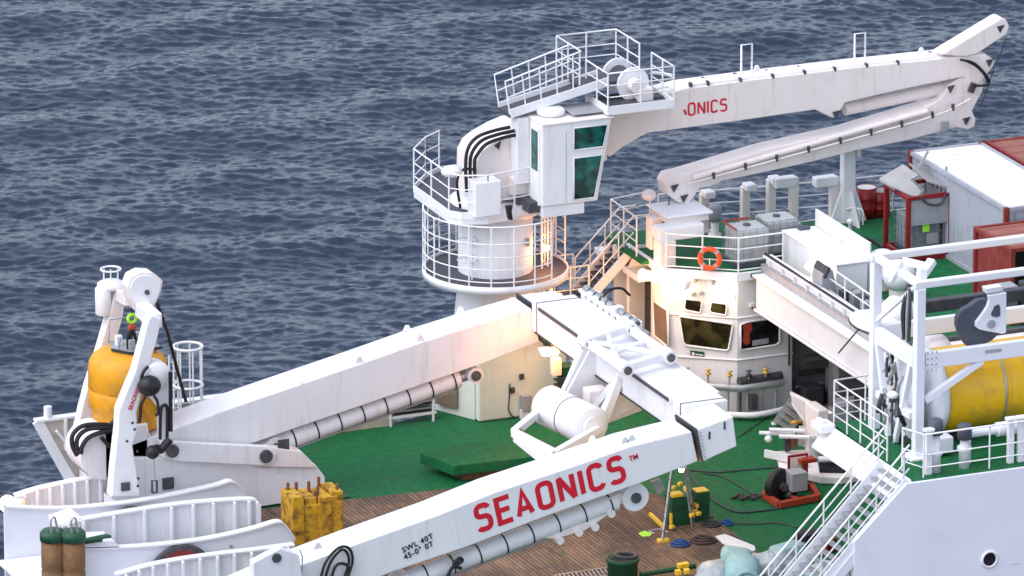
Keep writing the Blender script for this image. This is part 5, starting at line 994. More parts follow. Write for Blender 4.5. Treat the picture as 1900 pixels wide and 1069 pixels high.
lt = thing('deck_lamp', 'glowing lamp with a pale yellow cover beside the grey console on the girder', 'lamp', (2.474, 1.2, 4.753)); q2 = V(*(2.45, 1.487, 5.002)); MB().beam(q2+V(-.15, .1, .12), q2+V(.2, -.15, -.12), .16, .14).build('diffuser', 'lampf', lt, bevel=.03); MB().lathe(V(2.3, (2.3, 0.714, 4.668)[1], UD+.3), [(0, 0), (.28, 0), (.3, .1), (.16, .6), (.1, .75), (0, .78)], n=20).build('cover', 'contw', lt)
spot('deck_lamp_light', q2+V(-.1, -.4, .1), 10, (1, .8, .55))
t = thing('gas_bottles', 'orange and dark gas bottles standing behind the white screens', 'bottles', (4.574, 2.588, 4.35)); c_ = V(*(4.443, 2.238, 4.35))
for i in range(3): MB().lathe(c_+V(.22*i-.2, .1*i, 0), [(0, 0), (.11, 0), (.11, .6), (.06, .72), (.05, .8), (0, .82)], n=14).build('bottle', ['dark', 'orange', 'dark'][i], t)
railing('short white railing beside the round white domes above the girder', [V(EX+.6, .2, UD+.1), V(EX+.5, -3.6, UD+.1)], (.35, .7, 1.05), step=1.2)
# domes
for nm, px, r_, lab in (('a', (4.455, 0.908, 4.35), .52, 'larger round white antenna dome, left one of the pair on the green deck'), ('b', (4.493, -0.136, 4.35), .5, 'round white antenna dome partly behind the corner of the white truss frame')):
    t = thing('antenna_dome', lab, 'antenna dome', px, 'round white antenna domes'); q = V(*px)
    MB().cyl(q, q+V(0, 0, .3), .3, n=20).build('base', 'cream', t); MB().sph(q+V(0, 0, .28+r_*.8), r_, (1, 1, .95), 28).build('dome', 'white2', t)
t = thing('radar_unit', 'white saucer-shaped antenna with a dark rim beside the corner of the truss frame', 'antenna', (1.199, -6.0, 5.057)); q = V(*(0.78, -6.5, 5.891))
MB().lathe(q, [(0, -.12), (.6, -.1), (.82, 0), (.84, .05), (.68, .13), (.3, .24), (0, .26)], (.1, -.15, 1), 36).build('saucer', 'white2', t); MB().lathe(q+V(0, 0, -.02), [(.835, -.02), (.855, -.02), (.855, .02), (.835, .02)], (.1, -.15, 1), 36).build('rim_seal', 'black', t)
MB().cyl(q+V(.0, 0, -2.2), q+V(0, 0, -.1), .15, n=14).build('mast', 'grey', t); MB().lathe(q+V(.7, .2, .2), [(.0, -.2), (.45, -.15), (.5, .1), (.35, .35), (0, .4)], (.2, -.1, 1), 28).build('cover', 'white2', t)

# ---------------------------------------------------------------- cargo on the upper deck
def container(label, x0, x1, y0, y1, z0, h, top, side, end, open_end=False):
    t = thing('shipping_container', label, 'container', (x0, y0, z0), 'shipping containers on the upper deck'); z1 = z0+h
    MB().bx(x0+.05, x1-.05, y0+.05, y1-.05, z1-.09, z1-.045).build('roof', top, t)
    # corrugated long sides
    for nm, xs, s_ in (('side_wall', x0+.06, -1), ('side_wall', x1-.06, 1)):
        b = MB(); n = int((y1-y0)/.28); pts = []
        for i in range(n): y = y0+.1+(y1-y0-.2)*i/n; w = (y1-y0-.2)/n; pts += [(y, 0), (y+w*.3, 0), (y+w*.5, .035), (y+w*.8, .035)]
        pts.append((y1-.1, 0)); poly = [V(xs-s_*d_, y, z0+.1) for y, d_ in pts]+[V(xs-s_*.06, y1-.1, z0+.1), V(xs-s_*.06, y0+.1, z0+.1)]
        vs = poly+[p+V(0, 0, h-.2) for p in poly]; m_ = len(poly); b.add(vs, [(i, (i+1) % m_, (i+1) % m_+m_, i+m_) for i in range(m_)]); b.build(nm, side, t)
    b = MB()
    for x in (x0+.07, x1-.07):
        for y in (y0+.07, y1-.07): b.bx(x-.07, x+.07, y-.07, y+.07, z0, z1)
    b.build('corner_post', end, t)
    b = MB()
    for z in (z0+.06, z1-.06):
        for x in (x0+.06, x1-.06): b.bx(x-.055, x+.055, y0+.145, y1-.145, z-.055, z+.055)
        for y in (y0+.06, y1-.06): b.bx(x0+.145, x1-.145, y-.055, y+.055, z-.055, z+.055)
    b.build('edge_beam', end if side != 'conts' else 'conts', t)
    if not open_end:
        MB().bx(x0+.15, x1-.15, y0+.04, y0+.09, z0+.12, z1-.12).build('door', side, t)
        for i in range(4): x = x0+.3+(x1-x0-.6)*i/3; MB().tube([(x, y0+.02, z0+.1), (x, y0+.02, z1-.1)], .025, 6).build('lock_bar', 'steel', t)
    for i in range(int((y1-y0)/.6)):
        y = y0+.3+i*.6; MB().bx(x0+.13, x1-.13, y, y+.05, z1-.044, z1-.03).build('roof_seam', top, t)
    MB().bx(x0+.1, x1-.1, y0+.1, y1-.1, z0+.02, z0+.08).build('floor', 'dark', t)
    return t
container('white container with rusty corners and side shade painted grey, standing behind the red caged frame', 7.45, 9.88, -1.0, 5.5, UD, 2.6, 'contw', 'conts', 'contd')
container('red-brown roofed container right of the white-roofed one at the edge of the picture', 9.98, 12.4, -1.0, 5.5, UD, 2.62, 'contr', 'contr', 'contd')
qa = (6.256, -1.343, 6.65)
container('dark red container standing open, in front of the white-roofed one', qa[0], qa[0]+6.0, qa[1]-2.45, qa[1], UD, 2.3, 'contr', 'contd', 'contd', open_end=True)
MB_ = MB().bx(qa[0]+.8, qa[0]+5.5, qa[1]-2.3, qa[1]-.3, UD+.1, UD+1.9); tag(MB_.build('stored_crates', 'dark'), 'dark crates inside the open dark red container', 'crates')
# red frame with tank
t = thing('lifting_frame', 'dark red open steel frame with raised canvas lids, holding a grey caged tank', 'frame', (6.305, 3.019, 4.35)); q = V(*(6.243, 2.928, 4.35)); fw, fd, fh = 1.35, 1.5, 2.0
for dx_ in (0, fw):
    for dy_ in (0, fd): MB().bx(q.x+dx_-.06, q.x+dx_+.06, q.y+dy_-.06, q.y+dy_+.06, UD, UD+fh).build('post', 'red', t)
for z_ in (.1, fh-.05):
    for p0_, p1_ in (((.065, 0), (fw-.065, 0)), ((.065, fd), (fw-.065, fd)), ((0, .065), (0, fd-.065)), ((fw, .065), (fw, fd-.065))): MB().beam(q+V(p0_[0], p0_[1], z_), q+V(p1_[0], p1_[1], z_), .12, .18 if z_ < 1 else .1).build('beam', 'red', t)
MB().bx(q.x+.065, q.x+fw-.065, q.y-.02, q.y+.02, UD+1.1, UD+fh-.12).build('end_panel', 'grey', t)
MB().prism([q+V(-.1, .75, fh+.0), q+V(fw*.5, .75, fh+.35), q+V(fw*.5, 1.8, fh+.4), q+V(-.1, 1.8, fh+.05)], (0, 0, .05)).build('canvas_lid', 'canvas', t)
MB().prism([q+V(fw*.5, .1, fh+.35), q+V(fw+.1, .0, fh+.05), q+V(fw+.1, 1.2, fh+.1), q+V(fw*.5, 1.4, fh+.55)], (0, 0, .05)).build('canvas_lid', 'canvas', t)
MB().prism([q+V(-.45, 1.0, fh+.25), q+V(.3, .1, fh-.1), q+V(.55, .1, fh+.1), q+V(.1, 1.1, fh+.5)], (0, 0, .04)).build('canvas_lid', 'canvas', t)
for a_, c_ in (((.1, .05, fh+.55), (.5, .05, fh+.1)), ((fw-.05, .3, fh), (fw+.02, .3, fh+.7)), ((fw-.5, 1.2, fh+.4), (fw-.15, 1.2, fh+.95))): MB().beam(q+V(*a_), q+V(*c_), .05, .06).build('lid_stay', 'grey', t)
MB().tube(arc([q+V(.35, -.05, fh), q+V(.6, -.1, fh-.25), q+V(1.0, -.08, fh-.3), q+V(1.2, -.05, fh-.02)]), .035, 6).build('lashing_chain', 'dark', t)
ibc('grey caged liquid tank inside the dark red frame, with a yellow label', q+V(fw/2, fd/2-.05, .16), plast='dplastic', w=1.05, d=1.1, h=.95, group=None)
tag(MB().box(q+V(fw*.45, .06, .98), (.22, .02, .26)).build('yellow_label', 'lime'), 'small yellow green label on the grey caged tank in the red frame', 'label')
for px, r_, h_, lab in (((7.097, 7.571, 4.35), .31, .95, 'red drum with a pale yellow lid beside the boom rest'), ((7.556, 7.559, 4.35), .29, .8, 'red drum with a dark lid, right of the yellow-lidded one')):
    t = thing('oil_drum', lab, 'drum', px, 'red drums on the upper deck'); q = V(*px)
    MB().lathe(q, [(0, 0), (r_, 0), (r_, h_*.32), (r_+.012, h_*.34), (r_, h_*.36), (r_, h_*.64), (r_+.012, h_*.66), (r_, h_*.68), (r_, h_), (r_-.02, h_), (r_-.03, h_-.02), (0, h_-.02)], n=32).build('shell', 'red', t)
    MB().cyl(q+V(0, 0, h_-.019), q+V(0, 0, h_-.01), r_-.035, n=28).build('lid', 'contw' if r_ > .3 else 'grey', t)
t = thing('pipe_hoops', 'three small white pipe hoops on the green deck at the foot of the boom rest', 'hoops', (6.558, 7.074, 4.35)); q = V(*(6.481, 6.986, 4.35))
for i in range(3): MB().tube(arc([q+V(.09*i, -.05*i, 0), q+V(.09*i, -.05*i, .4), q+V(.09*i-.1, -.05*i+.1, .5), q+V(.09*i-.25, -.05*i+.25, .42)]), .03, 6).build('hoop', 'rail', t)
t = thing('leaning_ladder', 'black ladder leaning on the shaded side of the white container', 'ladder', (8.021, 3.467, 4.35)); q = V(*(7.931, 3.21, 4.35))
for s_ in (0, .35): MB().tube([q+V(s_, -.1, 0), q+V(s_+.3, .3, 1.0)], .03, 6).build('stile', 'black', t)
for i in range(4): MB().tube([q+V(.05+.07*i, -.05+.09*i, .15+.22*i), q+V(.4+.07*i, -.05+.09*i, .15+.22*i)], .022, 5).build('rung', 'black', t)
t = thing('deck_pump', 'small white standpipe with a black hose beside the white screens on the green deck', 'standpipe', (5.893, 6.154, 4.35)); q = V(*(5.775, 5.905, 4.35))
MB().lathe(q, [(0, 0), (.08, 0), (.06, .1), (.06, .4), (.1, .45), (.08, .55), (0, .56)], n=14).build('body', 'white2', t); MB().tube(arc([q+V(.05, 0, .1), q+V(.2, -.3, .05), q+V(.35, -.8, .08), q+V(.35, -1.6, .05)]), .05, 7).build('hose', 'black', t)
tag(MB().tube([(1.2, -4.784, 5.404), (1.3, -2.825, 3.869)], .025, 6).build('stay_wire', 'dark'), 'dark stay wire slanting across the deep white edge girder', 'wire')
t = thing('deck_hoses', 'tangle of dark hoses on the deck between the white locker and the round domes', 'hoses', (3.0, -1.5, UD))
for i in range(7): y_ = -.3-.45*i; MB().tube(arc([(2.6, y_, UD+.05), (2.9, y_-.1, UD+.5-.05*i), (3.3, y_+.1, UD+.3), (3.5, y_-.2, UD+.05)]), .05, 7).build('hose', ['dark', 'grey', 'black', 'steel'][i % 4], t)
# ---------------------------------------------------------------- white truss frame with yellow tank, near side
F0 = V(*(-1.335, -13.446, 4.35)); fx, fy = F0.x, F0.y
t = thing('truss_frame', 'tall white steel frame of posts and beams standing round the large yellow tank', 'frame', (fx, fy, UD))
ZL, ZU, DY, LX = 7.12, 9.32, 2.75, 9.0
PW = .13
for y_ in (fy, fy+DY):
    MB().bx(fx-PW, fx+PW, y_-PW, y_+PW, UD, ZU-.15).build('post', 'hullp', t, bevel=.02)
    MB().bx(fx-.18, fx+LX, y_-.1, y_+.1, ZU-.149, ZU+.06).build('top_beam', 'white2', t, bevel=.03)
    MB().bx(fx+.175, fx+LX, y_-.1, y_+.1, ZL-.25, ZL+.2).build('middle_beam', 'hullp', t, bevel=.02)
    MB().bx(fx+6.5, fx+6.8, y_-.15, y_+.15, UD, ZL-.26).build('post', 'hullp', t)
MB().bx(fx-.1, fx+.1, fy+.105, fy+DY-.105, ZU-.14, ZU+.05).build('cross_beam', 'white2', t, bevel=.02)
MB().bx(fx-.12, fx+.12, fy+.175, fy+DY-.175, ZL-.25, ZL+.2).build('cross_beam', 'hullp', t, bevel=.02)
MB().beam((fx-.05, fy+DY-.3, ZL-.2), (fx-.05, fy+DY*.62, UD+.1), .16, .16).build('brace', 'hullp', t)
MB().beam((fx-.05, fy+.35, ZL-.2), (fx-.05, fy+DY*.45, UD+.1), .16, .16).build('brace', 'hullp', t)
MB().beam((fx+.2, fy, UD+1.6), (fx+1.9, fy, ZL-.25), .18, .16).build('brace', 'hullp', t)
MB().beam((fx, fy+DY, ZL+.3), (fx, fy+.3, ZU-.2), .1, .1).build('brace', 'white2', t)
MB().bx(fx-.35, fx+.35, fy-.35, fy+.35, UD, UD+.06).build('foot_plate', 'hullp', t, bevel=.01); MB().bx(fx+.25, fx+.95, fy-.3, fy+.2, UD+.1, UD+.55).build('foot_box', 'hullp', t, bevel=.03)
MB().bx(fx-.12, fx+.12, fy+.3, fy+DY-.3, UD+1.0, UD+1.18).build('cross_beam', 'hullp', t)
b = MB()
for i in range(3):
    for j in range(4): b.cyl((fx+.22+i*.13, fy-.12, ZL-.3+j*.17), (fx+.22+i*.13, fy-.1, ZL-.3+j*.17), .025, n=6)
b.build('bolt', 'grey', t)
MB().box((fx+2.2, fy-.104, ZL+.02), (.5, .006, .1)).build('faded_marking', 'canvas', t); MB().box((fx+3.5, fy-.104, ZL+.05), (.12, .006, .1)).build('blue_marking', 'blue', t)
tn = thing('yellow_tank', 'large yellow horizontal tank with a white end plate, inside the white truss frame', 'tank', (fx+3, fy+DY/2, UD))
ty = fy+DY/2+.1; tz = (0.406, -13.1, 5.973)[2]; tx0 = (-0.217, -13.1, 6.052)[0]
R2 = 1.16; tz = UD+.16+R2
MB().lathe((tx0, ty, tz), [(0, 0), (R2-.1, 0), (R2, .08), (R2, 7.0), (0, 7.0)], (1, 0, 0), 56).build('tank_shell', 'yellow2', tn)
MB().lathe((tx0-.28, ty, tz), [(0, 0), (R2+.0, 0), (R2+.05, .1), (R2+.05, .27), (0, .28)], (1, 0, 0), 56).build('end_plate', 'hullp', tn)
MB().torus((tx0+1.72, ty, tz), R2+.02, .035, (1, 0, 0), 56, 6).build('seam_hoop', 'steel', tn)
MB().torus((tx0+1.9, ty, tz), R2+.0, .012, (1, 0, 0), 56, 5).build('seam', 'yseam', tn)
for x_ in (.5, 2.0, 3.5): MB().bx(tx0+x_, tx0+x_+.2, ty-.9, ty+.9, UD+.01, UD+.5).build('saddle', 'dark', tn)
MB().prism([(fx+.35, ty-.9, UD+.1), (fx+.35, ty+.9, UD+.1), (fx+.35, ty+.5, UD+2.6), (fx+.35, ty-.5, UD+2.6)], (.12, 0, 0)).build('bearing_plate', 'hullp', tn, bevel=.02)
# clutter inside the frame
g = thing('rigging_bundle', 'tangled grey chains and black rigging hanging inside the left end of the white truss frame', 'rigging', (fx-.1, fy+DY/2, UD))
rr = random.Random(3)
for i in range(26):
    y_ = fy+.7+rr.random()*(DY-1.5); z_ = UD+.3+rr.random()*2.2; p = V(fx-.3+rr.random()*.4, y_, z_)
    MB().tube(arc([p, p+V(rr.uniform(-.1, .1), rr.uniform(-.15, .15), -.25), p+V(rr.uniform(-.12, .12), rr.uniform(-.2, .2), -.55)]), rr.uniform(.03, .07), 6).build('rope', ['dark', 'steel', 'grey', 'black'][i % 4], g)
g = thing('hanging_cables', 'dark cables hanging in the upper bay of the truss frame beside the corner post', 'cables', (fx, fy+.8, ZL+.3))
for i in range(4): MB().tube(arc([(fx-.05+.04*i, fy+.5+.12*i, ZU-.3), (fx-.1, fy+.4+.15*i, ZU-1.0), (fx-.05, fy+.55+.1*i, ZL+.4)]), .05, 7).build('cable', ['dark', 'grey', 'black', 'dark'][i], g)
# floodlight on the post head, white lamp
t = thing('frame_searchlight', 'white box searchlight tilted up on a bracket at the near corner of the truss frame', 'searchlight', (fx, fy+.3, ZU))
MB().box((fx+.5, fy+.6, ZU+.18), (.6, .24, .2), rz=.5, ry=-.6).build('lamp_box', 'white2', t, bevel=.03); MB().beam((fx-.3, fy+1.2, ZU-.3), (fx+.1, fy+1.3, ZU+.25), .1, .14).build('arm', 'white2', t); MB().beam((fx+.1, fy+1.3, ZU+.25), (fx+.5, fy+.8, ZU+.2), .1, .2).build('arm', 'white2', t)
MB().beam((fx+.15, fy+.25, ZU-.3), (fx+.2, fy+.3, ZU+.3), .25, .2).build('bracket', 'hullp', t)
t = thing('dome_lamp', 'small round white lamp on a dark stem in front of the grey rigging', 'lamp', (-2.089, -13.4, 6.103)); q = V(*(-2.285, -13.8, 6.356)); MB().sph(q, .16, (1, 1, .7)).build('lens', 'contw', t); MB().cyl(q+V(0, 0, -.2), q+V(0, 0, -.08), .1, n=12).build('collar', 'dark', t); MB().cyl(q+V(0, 0, -1.3), q+V(0, 0, -.2), .03, n=8).build('stem', 'dark', t)
# crescent guard and bracket
t = thing('crescent_guard', 'slate grey crescent-shaped plate held by a white bracket above the yellow tank', 'guard', (0.485, -13.2, 7.878))
cy_ = fy+.35
cres = [(0.411, -13.0, 8.322), (0.654, -13.0, 8.462), (0.932, -13.0, 8.474), (1.032, -13.0, 8.369), (0.937, -13.0, 8.196), (0.777, -13.0, 8.0), (0.617, -13.0, 7.834), (0.603, -13.0, 7.713), (0.719, -13.0, 7.606), (0.95, -13.0, 7.515), (1.214, -13.0, 7.452), (1.281, -13.0, 7.381), (1.12, -13.0, 7.247), (0.859, -13.0, 7.156), (0.598, -13.0, 7.111), (0.368, -13.0, 7.155), (0.234, -13.0, 7.326), (0.099, -13.0, 7.559), (0.029, -13.0, 7.784), (0.025, -13.0, 8.0), (0.104, -13.0, 8.175), (0.249, -13.0, 8.265)]
MB().prism(cres, (0, .22, 0)).build('crescent_plate', 'slate', t, bevel=.04)
brk = [(0.888, -13.15, 8.6), (1.444, -13.15, 8.624), (1.451, -13.15, 7.466), (1.337, -13.15, 7.449), (0.645, -13.15, 7.659), (0.528, -13.15, 7.75), (0.542, -13.15, 7.887), (0.702, -13.15, 8.068), (0.862, -13.15, 8.279), (0.924, -13.15, 8.457)]
bo = MB().prism(brk, (0, .13, 0)).build('bracket', 'hullp', t, bevel=.02)
MB().prism([(1.081, -13.17, 8.289), (1.195, -13.17, 8.321), (1.245, -13.17, 8.238), (1.25, -13.17, 7.991), (1.153, -13.17, 7.957), (1.004, -13.17, 8.006), (0.97, -13.17, 8.072)], (0, .02, 0)).build('slot', 'slate', t); MB().cyl((0.978, -13.2, 7.786), V(*(0.978, -13.2, 7.786))+V(0, .1, 0), .12, n=16).build('pin', 'grey', t)
MB().prism([(0.844, -13.1, 8.791), (1.334, -13.1, 8.808), (1.386, -13.1, 8.663), (0.879, -13.1, 8.633)], (0, .3, 0)).build('clamp', 'white2', t, bevel=.02)
MB().tube(arc([(0.27, -13.0, 7.136), (0.405, -13.0, 6.903), (0.477, -13.0, 6.585), (0.447, -13.0, 6.403)]), .04, 6).build('hose', 'black', t)
# long rack with dark stained tarpaulin behind tank
t = thing('cradle_rail', 'pale rail with a dark rubber strip running along the deck behind the yellow tank', 'rail', (fx+4, fy+DY+1.4, UD))
MB().bx(fx+1.2, fx+LX, fy+DY+.7, fy+DY+1.3, UD+1.2, UD+1.75).build('cradle_beam', 'contw', t, bevel=.02); MB().bx(fx+1.4, fx+LX, fy+DY+1.31, fy+DY+1.55, UD+1.5, UD+1.85).build('rubber_strip', 'dark', t, bevel=.03)
MB().bx(fx+2.7, fx+LX, fy+DY+4.6, fy+DY+4.9, UD+1.5, UD+1.85).build('rubber_strip', 'dark', t, bevel=.03)
for i in range(3): MB().bx(fx+3+i*2.2, fx+3.15+i*2.2, fy+DY+4.65, fy+DY+4.85, UD, UD+1.49).build('trestle_leg', 'grey', t); MB().bx(fx+2+i*2.2, fx+2.15+i*2.2, fy+DY+.8, fy+DY+1.2, UD, UD+1.19).build('trestle', 'grey', t)
MB().lathe((fx+1.6, fy+DY+.2, UD+1.5), [(0, 0), (.75, 0), (.85, .15), (.85, .6), (0, .65)], (1, 0, 0), 36).build('reel', 'contw', t)
for i in range(3): MB().beam((fx+.7+.3*i, fy+DY+.1, UD+1.2), (fx+1.1+.3*i, fy+DY+.4, UD+2.2), .05, .06).build('lattice_bar', 'rail', t)
t = thing('winch_unit', 'dark boxy machinery at the right edge behind the truss frame', 'machinery', (9.659, 2.477, 4.35))
q = V(*(5.648, -5.353, 6.0))
for i in range(5): MB().box(q+V(.5*i-.6, .3*(i % 2), -.5), (.42, .5, .9+.2*(i % 3))).build('module', ['dark', 'grey', 'dark', 'slate', 'cream'][i], t, bevel=.03)
# ---------------------------------------------------------------- near side railings, fascia, vents
ex, ey = -2.35, -10.4
railing('white railing between the dark recess and the white truss frame', [V(-.3, -9.95, UD), V(ex+.1, -10.05, UD), V(ex+.1, -13.45, UD)], (.3, .62, .95, 1.3), step=.95)
railing('long white railing above the blank white wall, in front of the capped vent posts', [V(ex+.12, -15.05, UD)+V(.0, .7, 0), V(ex+.4, -15.1, UD), V(4, -15.1, UD), V(9, -15.1, UD)], (.28, .64, 1.22), step=1.75)
t = thing('edge_fascia', 'white sloping edge plate along the head of the near side green deck, above the stairs', 'fascia', (ex, -12.5, UD-.6))
MB().prism([(ex-.02, -9.9, UD+.03), (ex-.02, -9.9, UD-.5), (ex-.5, -9.9, UD-.62), (ex-.5, -9.9, UD-.55)], (0, -5.3, 0)).build('plate', 'hullp', t, bevel=.01)
MB().box((ex-.25, -10.1, UD+.02), (.5, .6, .25)).build('end_block', 'white2', t, bevel=.05); MB().cyl((ex-.3, -10.3, UD+.15), (ex-.3, -9.9, UD+.15), .1, n=14).build('roller', 'white2', t)
for k_, (px, h_, r_, lab) in enumerate((((-1.438, -15.004, 4.35), 1.5, .16, 'left one of the two white pipe posts with slate blue caps by the railing'), ((-0.557, -15.029, 4.35), 1.25, .15, 'right one of the two white pipe posts with slate blue caps by the railing'))):
    t = thing('vent_pipe', lab, 'vent', px, 'capped vent posts by the near railing'); q = V(px[0], -14.75, UD)
    MB().lathe(q, [(0, 0), (r_, 0), (r_, .45), (r_+.05, .5), (r_+.05, .6), (r_-.03, .65), (r_-.03, h_-.4), (0, h_-.4)], n=20).build('pipe', 'white2', t); MB().lathe(q, [(r_-.02, h_-.45), (r_+.05, h_-.42), (r_+.05, h_-.05), (r_, h_), (0, h_)], n=20).build('cap', 'slate', t)
for px, lab in ((1722, 'plain white flat post just right of the truss frame foot'), (1874, 'white flat post, left one of the pair near the right edge'), (1893, 'white flat post, right one of the pair near the right edge')):
    t = thing('flat_post', lab, 'post', (0, 0, 0), 'flat white posts by the near railing'); x_ = {1722: (-1.711, -14.9, 4.292), 1874: (0.763, -14.9, 4.307), 1893: (1.074, -14.9, 4.297)}[px][0]
    t.location = (x_, -14.9, UD); ORG[t] = V(x_, -14.9, UD); MB().box((x_, -14.9, UD+.62), (.18, .14, 1.24)).build('plate', 'white2', t, bevel=.02); MB().box((x_, -14.9, UD+1.27), (.3, .2, .1)).build('cap', 'white2', t, bevel=.03)
t = thing('pipe_roller', 'long white horizontal pipe on the deck below the yellow tank', 'pipe', (-0.307, -14.6, 4.849)); MB().cyl((fx+.9, -14.45, UD+.85), (fx+4.2, -14.45, UD+.85), .13, n=18).build('pipe', 'white2', t); MB().cyl((fx+1.9, -14.45, UD+.85), (fx+2.8, -14.45, UD+.85), .2, n=18).build('sleeve', 'white2', t); MB().bx(fx+1.0, fx+1.1, -14.5, -14.4, UD, UD+.7).build('leg', 'white2', t); MB().bx(fx+4.0, fx+4.1, -14.5, -14.4, UD, UD+.7).build('leg', 'white2', t)
# hull side plating with porthole
dg = [(-2.571, -15.37, 4.413), (-4.11, -15.37, 2.881)]
hs = struct(MB().prism([(dg[0][0], -15.37, UD-.02), (60, -15.37, UD-.02), (60, -15.37, -7), (dg[1][0], -15.37, -7), (dg[1][0], -15.37, dg[1][2])], (0, .2, 0)).build('side_plating', 'hullp'))
t = thing('porthole', 'round dark porthole with a white rim in the large blank white wall', 'porthole', (-0.046, -15.38, 1.838)); q = V(*(-0.048, -15.385, 1.84))
MB().torus(q, .22, .035, (0, 1, 0), 32, 8).build('rim', 'white2', t); MB().cyl(q+V(0, -.004, 0), q+V(0, .012, 0), .2, n=32).build('pane', 'gdark', t)
MB().box((0.763, -15.375, 1.601), (.25, .012, .01)).build('weld_mark', 'grey', t)
# ---------------------------------------------------------------- stairs down to the main deck
t = thing('deck_stairs', 'long white stairs with several handrails running down to the main deck', 'stairs', (-4, -14.5, 0))
sT = 1.03; top_ = V(ex-.1, 0, UD); bot = V(ex-.1-UD/sT, 0, 0)
for y_ in (-13.65, -15.25):
    a, c = V(top_.x, y_, top_.z), V(bot.x, y_, bot.z); MB().beam(a, c, .07, .34).build('stringer', 'hullp', t)
    up_ = V(0, 0, 1.0)
    rr_ = [MB().tube([c+up_*h_, a+up_*h_], .03 if h_ > .9 else .022, 7).build('handrail' if h_ > .9 else 'middle_rail', 'rail', t) for h_ in (.38, .7, 1.05)]
    for i in range(6): p = lerp(a, c, (i+.2)/5.2); MB().tube([p, p+up_*1.05], .026, 6).build('post', 'rail', t)
MB().prism([V(top_.x-.05, -15.3, top_.z-.1), V(bot.x-.05, -15.3, -.1), V(bot.x-.05, -15.3, -.4), V(top_.x-.05, -15.3, top_.z-.55)], (0, -.04, 0)).build('side_skirt', 'hullp', t)
for i in range(20): p = lerp(top_, bot, (i+.5)/20); MB().box((p.x, -14.45, p.z), (.2, 1.5, .035)).build('tread', 'steel', t)
# ---------------------------------------------------------------- main deck gear
t = thing('cable_winch', 'grey white deck winch with rollers on a pale base, behind the orange cart', 'winch', (1.24, -2.114, 0.0)); q = V(*(1.034, -2.554, 0.0))
q = V(*(0.545, -2.504, 0.0)); fr = lambda dx_, dy_, dz_: q+V(dx_, dy_, dz_)
MB().prism([fr(-.5, .9, .02), fr(.2, -.4, .02), fr(.7, -.7, .02), fr(2.6, -.6, .02), fr(2.6, 1.6, .02), fr(0, 2.2, .02)], (0, 0, .22)).build('base', 'contw', t, bevel=.03)
MB().prism([fr(.3, -.1, .25), fr(.9, -.4, .25), fr(2.4, -.3, .25), fr(2.4, 1.0, .25), fr(.7, .9, .25)], (0, 0, .12)).build('tray', 'black', t)
MB().box(fr(.9, 1.4, 1.0), (.35, .9, 1.5)).build('frame_plate', 'cream', t, bevel=.05); MB().box(fr(1.6, 1.5, .8), (1.0, .7, .9)).build('gear_case', 'grey', t, bevel=.06)
MB().prism([fr(1.1, .6, 1.9), fr(1.5, 1.4, 1.9), fr(1.4, 1.4, 1.2), fr(1.0, .6, 1.0)], (.6, 0, 0)).build('chute_plate', 'grey', t)
for i in range(3): MB().cyl(fr(-.6+.2*i, 2.1-.25*i, .9+.15*(i % 2)), fr(.3+.2*i, 1.6-.25*i, .9+.15*(i % 2)), .06, n=14).build('roller', 'white2', t)
MB().sph(fr(-.4, 1.9, .75), .11).build('roller_end', 'white2', t); MB().beam(fr(-.6, 1.7, .4), fr(.2, .5, .4), .08, .22).build('side_beam', 'white2', t)
MB().cyl(fr(.4, .2, .55), fr(1.3, -.15, .55), .09, n=14).build('roller', 'white2', t); MB().sph(fr(1.25, -.15, .6), .16).build('roller_end', 'cream', t); MB().box(fr(1.3, .4, .5), (.3, .2, .1)).build('clip', 'white2', t)
MB().cyl(fr(.7, 1.0, .3), fr(.7, 1.0, .95), .2, n=18).build('bollard', 'grey', t); MB().torus(fr(.5, 1.9, 1.15), .13, .05, (0, .3, 1), 16, 6).build('gear_wheel', 'yrust', t)
for i in range(14): MB().box(fr(.2+.16*i, 1.9-.1*(i % 3), .5+.1*(i % 4)), (.16, .16, .4)).build('fitting', ['dark', 'rust', 'steel', 'cream'][i % 4], t, bevel=.02)
# red cart
t = thing('hose_reel_cart', 'orange red skid cart carrying a black reel and a grey box, on the green deck', 'cart', (-0.73, -4.15, 0.0)); A_, B2, C2, D2 = [V(*p) for p in [(-1.269, -3.372, 0.12), (-1.258, -4.411, 0.12), (0.04, -4.238, 0.12), (0.322, -3.161, 0.12)]]
for a, c in ((A_, B2), (B2, C2), (C2, D2), (D2, A_)): MB().beam(a, c, .16, .18).build('skid_beam', 'orange', t, bevel=.01)
MB().beam(lerp(A_, D2, .45), lerp(B2, C2, .45), .16, .16).build('skid_beam', 'orange', t)
wc = V(*(-0.852, -3.6, 0.412)); MB().lathe(wc+V(0, -.14, 0), [(0, 0), (.42, 0), (.5, .06), (.5, .22), (.42, .28), (0, .28)], (-.35, 1, 0), 36).build('reel', 'black', t); MB().sph(wc+V(.2, -.25, -.28), .2).build('motor', 'black', t); MB().cyl(wc+V(0, -.3, 0), wc+V(0, .5, 0), .12, n=14).build('axle', 'dark', t)
MB().box(wc+V(.38, -.25, .18), (.5, .5, .55)).build('grey_box', 'grey', t, bevel=.02)
pp = V(*(0.053, -3.3, 0.199)); MB().box(pp+V(0, 0, .35), (.14, .14, .95)).build('pillar', 'orange', t); MB().box(pp+V(.05, 0, .75), (.5, .3, .12)).build('pillar_arm', 'orange', t)
MB().box(V(*(-0.128, -3.2, 0.712)), (.62, .06, .8)).build('panel_frame', 'red', t); MB().box(V(*(-0.128, -3.2, 0.712))+V(0, -.035, 0), (.5, .02, .68)).build('panel', 'cream', t); MB().box(V(*(0.214, -2.9, 0.835)), (.7, .45, .08)).build('panel_top', 'grey', t)
